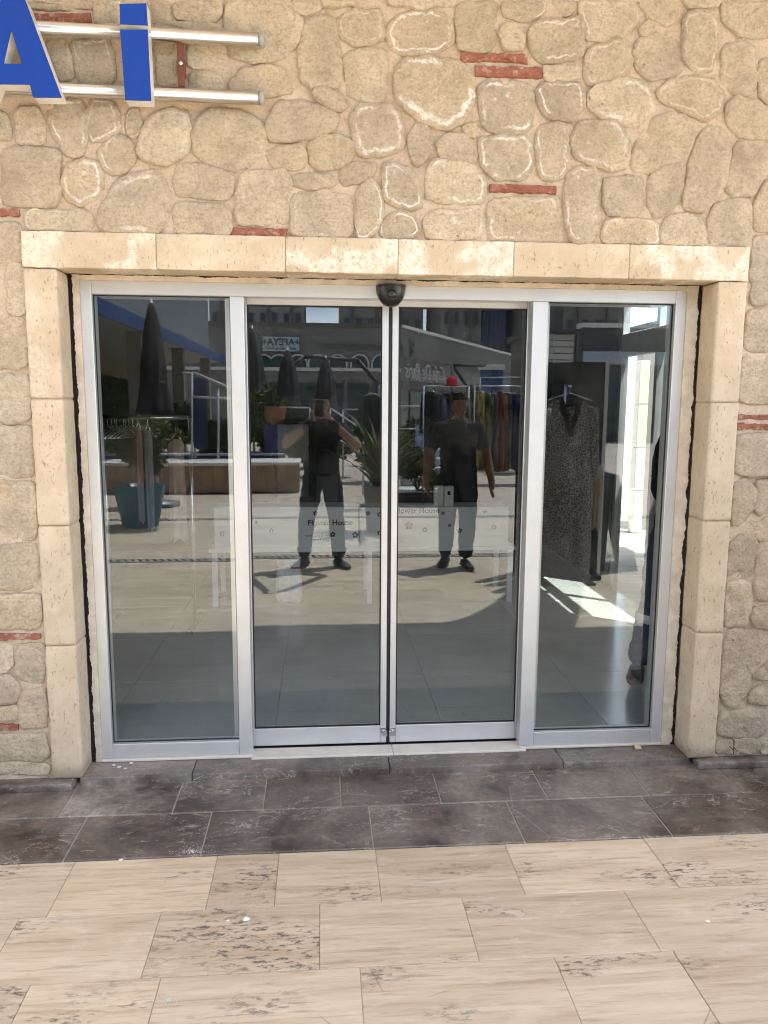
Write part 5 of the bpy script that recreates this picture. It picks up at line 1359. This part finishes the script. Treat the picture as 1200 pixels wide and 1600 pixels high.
# white ramp handrails
def railing(label, pts, D, drop, nm='white_handrail', mat=None):
    Y = YD(D); e = empty(nm, tuple(mirY(*pts[0], Y))); tag(e, label, 'railing', 'handrails of the terrace')
    P = [mirY(*q, Y) for q in pts]; e.location = (P[0].x, Y, 0)
    for k in range(len(P)-1):
        cyl('rail', P[k], P[k+1], .017, mat or WHT, e, n=8); cyl('mid_rail', P[k]-Vector((0, 0, .45)), P[k+1]-Vector((0, 0, .45)), .011, mat or WHT, e, n=8)
    for q in P: cyl('post', (q.x, Y, 0), q, .016, mat or WHT, e, n=8)
railing('white terrace handrail at the left of left door leaf', [(384, 637), (430, 637), (484, 637)], 16.2, 0)
railing('sloping white ramp handrail right of the photographer', [(516, 638), (568, 672)], 13.6, 0)
railing('white terrace handrail behind the black jacket', [(536, 640), (600, 640)], 16.6, 0)
railing('sloping white ramp handrail left of the standing man', [(620, 635), (660, 635), (702, 656)], 15.4, 0)
railing('pale horizontal rail right of the standing man', [(752, 590), (830, 589)], 22.0, 0)
# dark steps and low brown planter in the right leaf
e = empty('terrace_steps', tuple(mirZ(660, 770))); tag(e, 'pale slatted terrace steps left of the standing man', 'steps')
for k in range(5):
    Y = YD(13.4+.34*k); a, b = mirY(628, 760, Y).x, mirY(700, 760, Y).x; box('step', (a, Y-.32, 0), (b, Y, .15*(k+1)), plain('step paint', (.42, .41, .40), .7), e, .004)
e = empty('low_brown_planter', tuple(mirZ(655, 787))); tag(e, 'low brown planter box left of the standing man', 'planter'); p = mirZ(624, 787); q = mirZ(684, 783)
box('box', (p.x, p.y-.6, 0), (q.x, p.y, .17), plain('brown stained boards', (.05, .035, .028), .8), e, .006); box('cap', (p.x-.02, p.y-.62, .171), (q.x+.02, p.y+.02, .19), COP, e, .004)
bush('low_shrub', 'low green plants in the low brown planter', 622, 690, 690, 772, 12.6, LEAF2, 2400, 0.115, 31, foot=.19)
e = empty('blue_poster_board', tuple(mirZ(665, 760))); tag(e, 'pale blue patterned board behind the standing man', 'board'); Y = YD(14.5); a, b = mirY(650, 712, Y), mirY(684, 664, Y)
t = NT('blue marbled print'); cc = t.coord(); MB = t.done(t.ramp(t.noise(cc, 7, 5, .6, 1.0), [(.4, (.03, .12, .38)), (.55, (.35, .5, .62)), (.7, (.1, .25, .5))]), .5)
box('panel', (a.x, Y-.02, a.z), (b.x, Y+.02, b.z), MB, e); box('post', (a.x+.02, Y-.02, 0), (a.x+.06, Y+.02, a.z-.001), DKP, e); box('post', (b.x-.06, Y-.02, 0), (b.x-.02, Y+.02, a.z-.001), DKP, e)
bush('tall_shrub', 'tall dark shrub behind the rack of jackets', 724, 760, 590, 735, 18.5, LEAF, 2700, 0.138, 33, foot=0.0)
bush('tall_shrub', 'broad dark shrub right of the standing man', 760, 830, 640, 738, 18.0, LEAF2, 2700, 0.138, 34, foot=0.0)
bush('hedge_shrub', 'dark shrub under the awning arch in the left leaf', 470, 560, 660, 735, 17.2, LEAF, 3300, 0.138, 35, foot=0.0)
bush('hedge_shrub', 'dark shrub behind the strap leaved plant', 548, 622, 650, 745, 16.0, LEAF, 2700, 0.138, 36, foot=0.0)

bush('hedge_shrub', 'dark hedge right of the door seam behind the steps', 610, 700, 650, 742, 17.6, LEAF, 4200, .14, 37, foot=0.0)
bush('hedge_shrub', 'far dark hedge behind the printed dresses', 690, 850, 640, 742, 19.5, LEAF, 5200, .16, 38, foot=0.0)
# mall facing the shop: two facades meeting at a corner
FAC = plain('grey tan render', (.20, .19, .17), .9, var=.08, scale=1.2); BAND = plain('brown band', (.13, .115, .10), .8); DGL = plain('dark green glazing', (.02, .045, .045), .12)
D = 34.0; Y = YD(D); cz = mirY(627, 512, Y); x0 = -14.0
ml = empty('mall_building', (0, Y-2, 0)); tag(ml, 'low grey tan mall building with arched windows across the plaza', 'building')
box('facade', (x0, Y-.5, 0), (cz.x, Y, cz.z), FAC, ml); box('parapet_cap', (x0, Y-.52, cz.z+.001), (cz.x, Y+.08, cz.z+.16), BAND, ml)
zb1 = mirY(540, 580, Y).z; box('string_course', (x0, Y+.001, zb1), (cz.x, Y+.10, zb1+.14), COP, ml); zb2 = mirY(540, 541, Y).z; box('brown_band', (mirY(505, 541, Y).x, Y+.001, zb2-.12), (cz.x, Y+.05, zb2+.1), BAND, ml)
def arch_poly(cx, w, z0, zs):
    return [(cx-w, z0), (cx+w, z0)]+[(cx+w*math.cos(math.pi*k/10), zs+w*math.sin(math.pi*k/10)) for k in range(11)]
for k, px in enumerate((412, 436, 466, 496, 528, 562, 595)):
    c = mirY(px, 590, Y); w = .42; zs = mirY(px, 568, Y).z; f = prism('arched_window', arch_poly(c.x, w, zb1+.15, zs), Y+.06, Y+.001, COP, ml)
    prism('pane', arch_poly(c.x, w*.82, zb1+.16, zs), Y+.075, Y+.061, DGL, f)
for k, px in enumerate((400, 440, 480, 520, 560, 600)):
    c = mirY(px, 620, Y); f = box('shop_front', (c.x-.48, Y+.001, .1), (c.x+.48, Y+.05, zb1-.5), DKP, ml); box('pane', (c.x-.42, Y+.051, .2), (c.x+.42, Y+.06, zb1-.6), DGL, f)
a, b = mirY(410, 548, Y+.2), mirY(467, 526, Y+.2)
sg = empty('facade_sign', ((a.x+b.x)/2, Y+.15, a.z)); tag(sg, 'pale blue framed shop sign with dark letters on the mall facade', 'sign')
box('sign_panel', (a.x, Y+.082, a.z), (b.x, Y+.14, b.z), plain('pale blue panel', (.42, .50, .53), .5), sg); box('sign_frame', (a.x-.05, Y+.081, a.z-.05), (b.x+.05, Y+.12, b.z+.05), BAND, sg)
DINK = plain('dark sign print', (.03, .05, .06), .6)
cx = (a.x+b.x)/2; hS = b.z-a.z
text_obj('lettering', '+AFEYA+', hS*.66, (cx, Y+.145, a.z+hS*.62), FACE_SHOP, DINK, sg, .004, bold=.01); text_obj('lettering', 'SAGLIK & GÜZELLİK MERKEZİ', hS*.16, (cx, Y+.145, a.z+hS*.18), FACE_SHOP, DINK, sg, .004)
# receding wing
A = Vector((cz.x+.02, Y, 0)); Dn = 58.6; B = mirY(830, 560, YD(Dn)); B = Vector((B.x, YD(Dn), 0)); dv = (B-A); Lw = dv.length; rz = math.atan2(dv.y, dv.x)
rw = empty('mall_wing', tuple(A)); tag(rw, 'receding tan mall wing with script cafe sign on the right', 'building')
def wing_box(nm, s0, s1, t0, t1, z0, z1, mat, par=None):
    o = box(nm, (s0, t0, z0), (s1, t1, z1), mat); o.data.transform(Matrix.Translation(A) @ Matrix.Rotation(rz, 4, 'Z')); child(o, par or rw); return o
wing_box('facade', 0, Lw+14, -.5, 0, 0, cz.z, FAC); wing_box('brown_band', 0, Lw+14, .001, .06, cz.z-1.25, cz.z-.75, BAND); wing_box('parapet_cap', 0, Lw+14, -.52, .1, cz.z+.001, cz.z+.14, COP); wing_box('lower_band', 0, Lw+14, .001, .08, 2.3, 2.6, BAND)
for k in range(6):
    f = wing_box('shop_front', 1.0+k*4.4, 4.2+k*4.4, .001, .06, .1, 2.2, DKP); wing_box('pane', 1.1+k*4.4, 4.1+k*4.4, .061, .07, .2, 2.1, DGL, f)
rotW = Matrix.Rotation(rz, 3, 'Z') @ FACE_SHOP
sgn = empty('cafe_sign', tuple(A+dv.normalized()*3.2)); tag(sgn, 'white script cafe and restaurant letters on the mall wing', 'sign')
nrm = Vector((-dv.y, dv.x, 0)).normalized()
def on_wing(px, py):
    d = ray(px, py); C2 = Vector((CAM.x, 2*YG-CAM.y, CAM.z)); d2 = Vector((d.x, -d.y, d.z)); t = ((A-C2).dot(nrm))/d2.dot(nrm); return C2+d2*t
if nrm.y < 0: nrm = -nrm
SW = plain('grey white sign letters', (.42, .41, .39), .5)
c = on_wing(664, 583); Ls = (on_wing(700, 583)-on_wing(626, 583)).length
text_obj('lettering', 'Cafe De Paris', Ls*.15, tuple(c+nrm*.12), rotW, SW, sgn, .02, shear=.35); c = on_wing(668, 592)
text_obj('lettering', 'CAFE & RESTAURANT', Ls*.078, tuple(c+nrm*.12), rotW, SW, sgn, .02)
c = on_wing(641, 545); text_obj('lettering', 'E', .9, tuple(c+nrm*.12), rotW, DINK, sgn, .03, bold=.02)

# apartment towers far behind, windows and panes built one by one
WIN = plain('window frame', (.16, .16, .16), .6); PAN = plain('dark window glass', (.02, .025, .03), .1)
def tower(label, px0, px1, D, top, mat, cols, seed, stripe=None):
    Y = YD(D); a, b = mirY(px0, 600, Y).x, mirY(px1, 600, Y).x; e = empty('apartment_tower', ((a+b)/2, Y-6, 0)); tag(e, label, 'tower')
    box('wall', (a, Y-12, 0), (b, Y, top), mat, e); box('roof', (a-.2, Y-12.2, top+.001), (b+.2, Y+.2, top+.5), BAND, e)
    rg = random.Random(seed); step = (b-a)/cols; fh = 3.0; z = 7.0; wm = pm = None
    while z < min(top-2, 25):
        for c in range(cols):
            x = a+step*(c+.5); ww = min(.75, step*.28)
            if wm is None:
                w0 = box('window', (-ww, 0, 0), (ww, .10, 1.5), WIN); p0 = box('pane', (-ww+.1, .1005, .1), (ww-.1, .12, 1.4), PAN); wm, pm = w0.data, p0.data; bpy.data.objects.remove(w0); bpy.data.objects.remove(p0)
            w_ = bpy.data.objects.new('window', wm); COL.objects.link(w_); w_.location = (x, Y+.002, z); w_.parent = e; w_.matrix_parent_inverse = Matrix.Translation(e.location).inverted()
            p_ = bpy.data.objects.new('pane', pm); COL.objects.link(p_); p_.parent = w_
        z += fh
    for c in range(1, cols, 2): box('facade_rib', (a+step*c-.12, Y+.002, 0), (a+step*c+.12, Y+.25, top-.1), BAND if stripe is None else stripe, e)
TW1 = plain('grey tower render', (.25, .25, .235), .9, var=.06, scale=.6); TW2 = plain('warm grey tower render', (.22, .21, .19), .9, var=.06, scale=.6); TW3 = plain('blue tower render', (.035, .08, .19), .8, var=.06, scale=.6)
tower('grey apartment tower above the framed facade sign', 330, 476, 88, 34, TW1, 8, 1); tower('grey apartment tower behind the meeting of the door leaves', 533, 660, 92, 34, TW1, 7, 2)
tower('warm grey apartment tower left of the blue tower', 688, 750, 84, 34, TW2, 4, 3); tower('blue apartment tower at the right of right leaf', 750.5, 788, 86, 34, TW3, 3, 4, TW3); tower('dark grey apartment tower at the far right', 825, 852, 80, 34, TW2, 2, 5); tower('distant grey apartment tower beyond the right panel', 876, 1010, 90, 30, TW2, 6, 6)
# right side: louvred upper storey on posts, blue columns
LOUV = plain('cream louvre board', (.48, .46, .40), .7, var=.08)
Y = YD(22); a, b = mirY(838, 612, Y), mirY(897, 522, Y); e = empty('louvred_kiosk', ((a.x+b.x)/2, Y-1, 0)); tag(e, 'pale louvred kiosk with horizontal boards above the leopard dress', 'kiosk')
n = 9; hz = (b.z-a.z)/n; bk = box('back_wall', (a.x, Y-3, a.z), (b.x, Y-.03, b.z), BAND, e)
for k in range(n): box('louvre_board', (a.x, Y-.029, a.z+k*hz+.012), (b.x, Y+.012*(k % 2), a.z+(k+1)*hz-.012), LOUV, e, .003)
box('roof', (a.x-.15, Y-3.1, b.z+.001), (b.x+.1, Y+.15, b.z+.12), DKP, e)
for x in (a.x+.05, b.x-.15): box('post', (x, Y-.2, 0), (x+.1, Y-.1, a.z-.001), WHT, e)
for k, (px, nm) in enumerate(((757, 'blue'), (775, 'blue'))):
    Y = YD(27); c = mirY(px, 700, Y); e = empty('blue_column', (c.x, Y, 0)); tag(e, ('left' if k == 0 else 'right')+' of the two blue columns right of the standing man', 'column', 'blue columns')
    zc = mirY(px, 578, Y).z; box('shaft', (c.x-.17, Y-.17, .2), (c.x+.17, Y+.17, zc), plain('blue column paint', (.03, .08, .20), .6), e, .01); box('footing', (c.x-.24, Y-.24, 0), (c.x+.24, Y+.24, .199), COP, e, .01); box('capital', (c.x-.22, Y-.22, zc+.001), (c.x+.22, Y+.22, zc+.18), COP, e, .01)
# dark shaded wing closing the plaza on the right
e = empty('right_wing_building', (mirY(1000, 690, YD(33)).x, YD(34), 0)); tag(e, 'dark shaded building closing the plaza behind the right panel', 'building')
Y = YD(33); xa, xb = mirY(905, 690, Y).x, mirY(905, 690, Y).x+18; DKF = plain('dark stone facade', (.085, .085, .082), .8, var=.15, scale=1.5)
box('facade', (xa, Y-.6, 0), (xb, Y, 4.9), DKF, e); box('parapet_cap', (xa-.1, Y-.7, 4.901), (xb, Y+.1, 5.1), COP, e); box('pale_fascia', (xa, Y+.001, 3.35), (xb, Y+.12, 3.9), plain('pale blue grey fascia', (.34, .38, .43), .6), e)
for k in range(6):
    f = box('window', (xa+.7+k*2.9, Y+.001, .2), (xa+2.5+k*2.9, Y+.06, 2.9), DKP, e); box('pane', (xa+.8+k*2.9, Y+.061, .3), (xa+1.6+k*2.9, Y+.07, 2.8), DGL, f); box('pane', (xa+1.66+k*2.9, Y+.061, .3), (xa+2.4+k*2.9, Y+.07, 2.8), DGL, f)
# pale stone pier lit by the sun and the things mirrored in the right panel
PIER = plain('pale sunlit stone', (.60, .57, .48), .9, var=.12, scale=12, bump=.4)
q0, q1 = mirY(983, 700, YD(15)), mirY(1001, 560, YD(15)); e = empty('stone_pier', (q0.x, YD(15), 0)); tag(e, 'pale stone pier of squared blocks in the right panel', 'pier')
zz_ = 0.0
for k in range(4):
    hgt = q1.z/4; box('block', (q0.x, YD(15)-.3, zz_+.003), (q1.x+.05, YD(15), zz_+hgt-.003), PIER, e, .008); zz_ += hgt
# dark A board and tall dark upright outside, right of the picture
Y = mirZ(985, 892).y; t0, t1, t2 = mirY(960, 742, Y), mirY(990, 888, Y), mirY(955, 888, Y); e = empty('folding_board', (t1.x, Y, 0)); tag(e, 'dark folding A board standing on the plaza in the right panel', 'sign board')
def board(nm, x_top, z_top, x_bot, Y, w, mat, th=.03):
    vs_ = []
    for x, z in ((x_bot, .002), (x_bot+th, .002), (x_top+th, z_top), (x_top, z_top)):
        vs_ += [(x, Y-w, z), (x, Y, z)]
    o = mesh_obj(nm, vs_, [(0, 1, 3, 2), (2, 3, 5, 4), (4, 5, 7, 6), (6, 7, 1, 0), (0, 2, 4, 6), (1, 7, 5, 3)], mat, e)
DBL = plain('dark board paint', (.02, .022, .024), .6)
board('leaf_board', t0.x, t0.z, t1.x, Y, .5, DBL, .045); board('leaf_board', t0.x-.05, t0.z-.01, t2.x-.1, Y, .5, plain('dark green board', (.01, .04, .04), .6))
Y = -.63; a = onY(1007, 1000, 2*YG-Y).x; e = empty('dark_standing_banner', (a+.25, Y, 0)); tag(e, 'tall dark standing banner with curved top beside the door on the right', 'banner')
zt3 = mirY(1030, 668, Y).z; poly = [(a, .03), (a+.55, .03), (a+.55, zt3+.02)]+[(a+.12+.12*math.cos(R(90+15*k))+.0, zt3-.12+.12*math.sin(R(90+15*k))) for k in range(7)]
prism('banner_panel', poly, Y-.03, Y, plain('black banner vinyl', (.012, .012, .011), .6), e); box('foot', (a+.02, Y-.22, 0), (a+.53, Y+.18, .029), BLACK, e, .004)
# passage added to shade the view past the side window, sunlit pier beyond
e = empty('stone_pier', (4.1, 6.4, 0)); tag(e, 'sunlit stone pier outside the side window of the shop', 'pier'); zz_ = 0.0
for k in range(4): box('block', (4.0, 6.3, zz_+.003), (4.13, 6.45, zz_+.547), PIER, e, .008); zz_ += .55
sw2 = empty('passage', (3.6, 3, 0)); tag(sw2, 'tan stone passage wall with flat roof, added to shade the side window view', 'passage')
box('wall_face', (3.75, .4, 0), (4.0, 4.75, 2.30), CREAM, sw2); box('roof', (3.02, .4, 2.301), (4.2, 4.9, 2.40), DKP, sw2)  # added roof stops short of the shop so some sun enters the window
box('far_wall', (4.16, 6.6, 0), (6.2, 6.8, 2.6), FAC, sw2)

# ------------------------------------------------------------------ small things lying about
def crumb(name, label, px, py, z, r, mat, cat, seed, grp=None, flat=.6):
    p = onZ(px, py, z); bm = bmesh.new(); bmesh.ops.create_icosphere(bm, subdivisions=2, radius=r)
    for v in bm.verts: v.co = Vector((v.co.x*1.2, v.co.y, v.co.z*flat))*(1+.45*noise.noise(v.co*(1.3/r)+Vector((seed, 0, 0))))
    mn = min(v.co.z for v in bm.verts)
    for v in bm.verts: v.co += Vector((p.x, p.y, z-mn))
    return tag(bm_obj(name, bm, mat, None), label, cat, grp)
PLAS = plain('white plaster', (.80, .78, .74), .9, var=.1, scale=40, bump=.6); RUB = plain('yellow mortar crumb', (.62, .50, .34), .95, var=.2, scale=40, bump=.8)
crumb('mortar_lump', 'beige mortar lump lying on the threshold by the right fixed panel', 996, 1171, ZW, .015, RUB, 'rubble', 3, flat=.9)
for k, (px, py, r) in enumerate(((178, 1196, .006), (186, 1199, .007), (205, 1193, .008), (196, 1201, .005))):
    crumb('plaster_chip', ('leftmost', 'second', 'largest', 'lowest')[k]+' white plaster chip on the threshold below the left panel', px, py, ZW, r, PLAS, 'plaster chip', k, 'plaster chips on the threshold', .35)
for k, (px, py, r, l) in enumerate(((385, 1437, .010, 'white plaster chip on the pitted travertine slab'), (189, 1344, .006, 'tiny white chip at the edge of the marble apron'), (1106, 1440, .006, 'tiny white chip on the right travertine slab'), (356, 1439, .005, 'small chalky chip left on the pitted slab'))):
    crumb('plaster_chip', l, px, py, .001, r, PLAS, 'plaster chip', k+9, None, .3)
tw_ = onY(1146, 1170, -.03); e = empty('dry_twig', (tw_.x, -.03, ZW)); tag(e, 'dry dark twig standing against the lowest stones at right', 'twig')
for a, b in (((1146, 1178), (1147, 1156)), ((1146, 1172), (1140, 1166)), ((1147, 1168), (1152, 1174)), ((1147, 1160), (1144, 1154))): cyl('twig_piece', onY(*a, -.045), onY(*b, -.04), .0022, BARK, e, n=6)
# powder spilled at the front of the marble (a thin heap of plaster dust)
RUB2 = plain('pale plaster dust', (.62, .58, .52), .95)
def powder(px, py, rx, ry, seed, label):
    p = onZ(px, py, .005); vs_, fs = [], []; rg = random.Random(seed)
    for _ in range(330):
        a = rg.uniform(0, 2*math.pi); q = abs(rg.gauss(0, .5)); c = Vector((p.x+math.cos(a)*q*rx, p.y+math.sin(a)*q*ry, .0048 if p.y+math.sin(a)*q*ry > YM2 else .0012)); s = rg.uniform(.0005, .0019); b = len(vs_)
        vs_ += [c+Vector((-s, -s*.7, 0)), c+Vector((s, -s*.8, 0)), c+Vector((.2*s, s, 0)), c+Vector((0, 0, s*.8))]; fs += [(b, b+1, b+3), (b+1, b+2, b+3), (b+2, b, b+3)]
    tag(mesh_obj('plaster_dust', vs_, fs, RUB2), label, None, None, 'stuff')
powder(300, 1330, .085, .045, 1, 'spilled white plaster dust at the marble edge'); powder(185, 1196, .10, .025, 2, 'white plaster dust on the threshold'); powder(262, 1570-10, .03, .02, 3, 'white smear of dust on travertine')
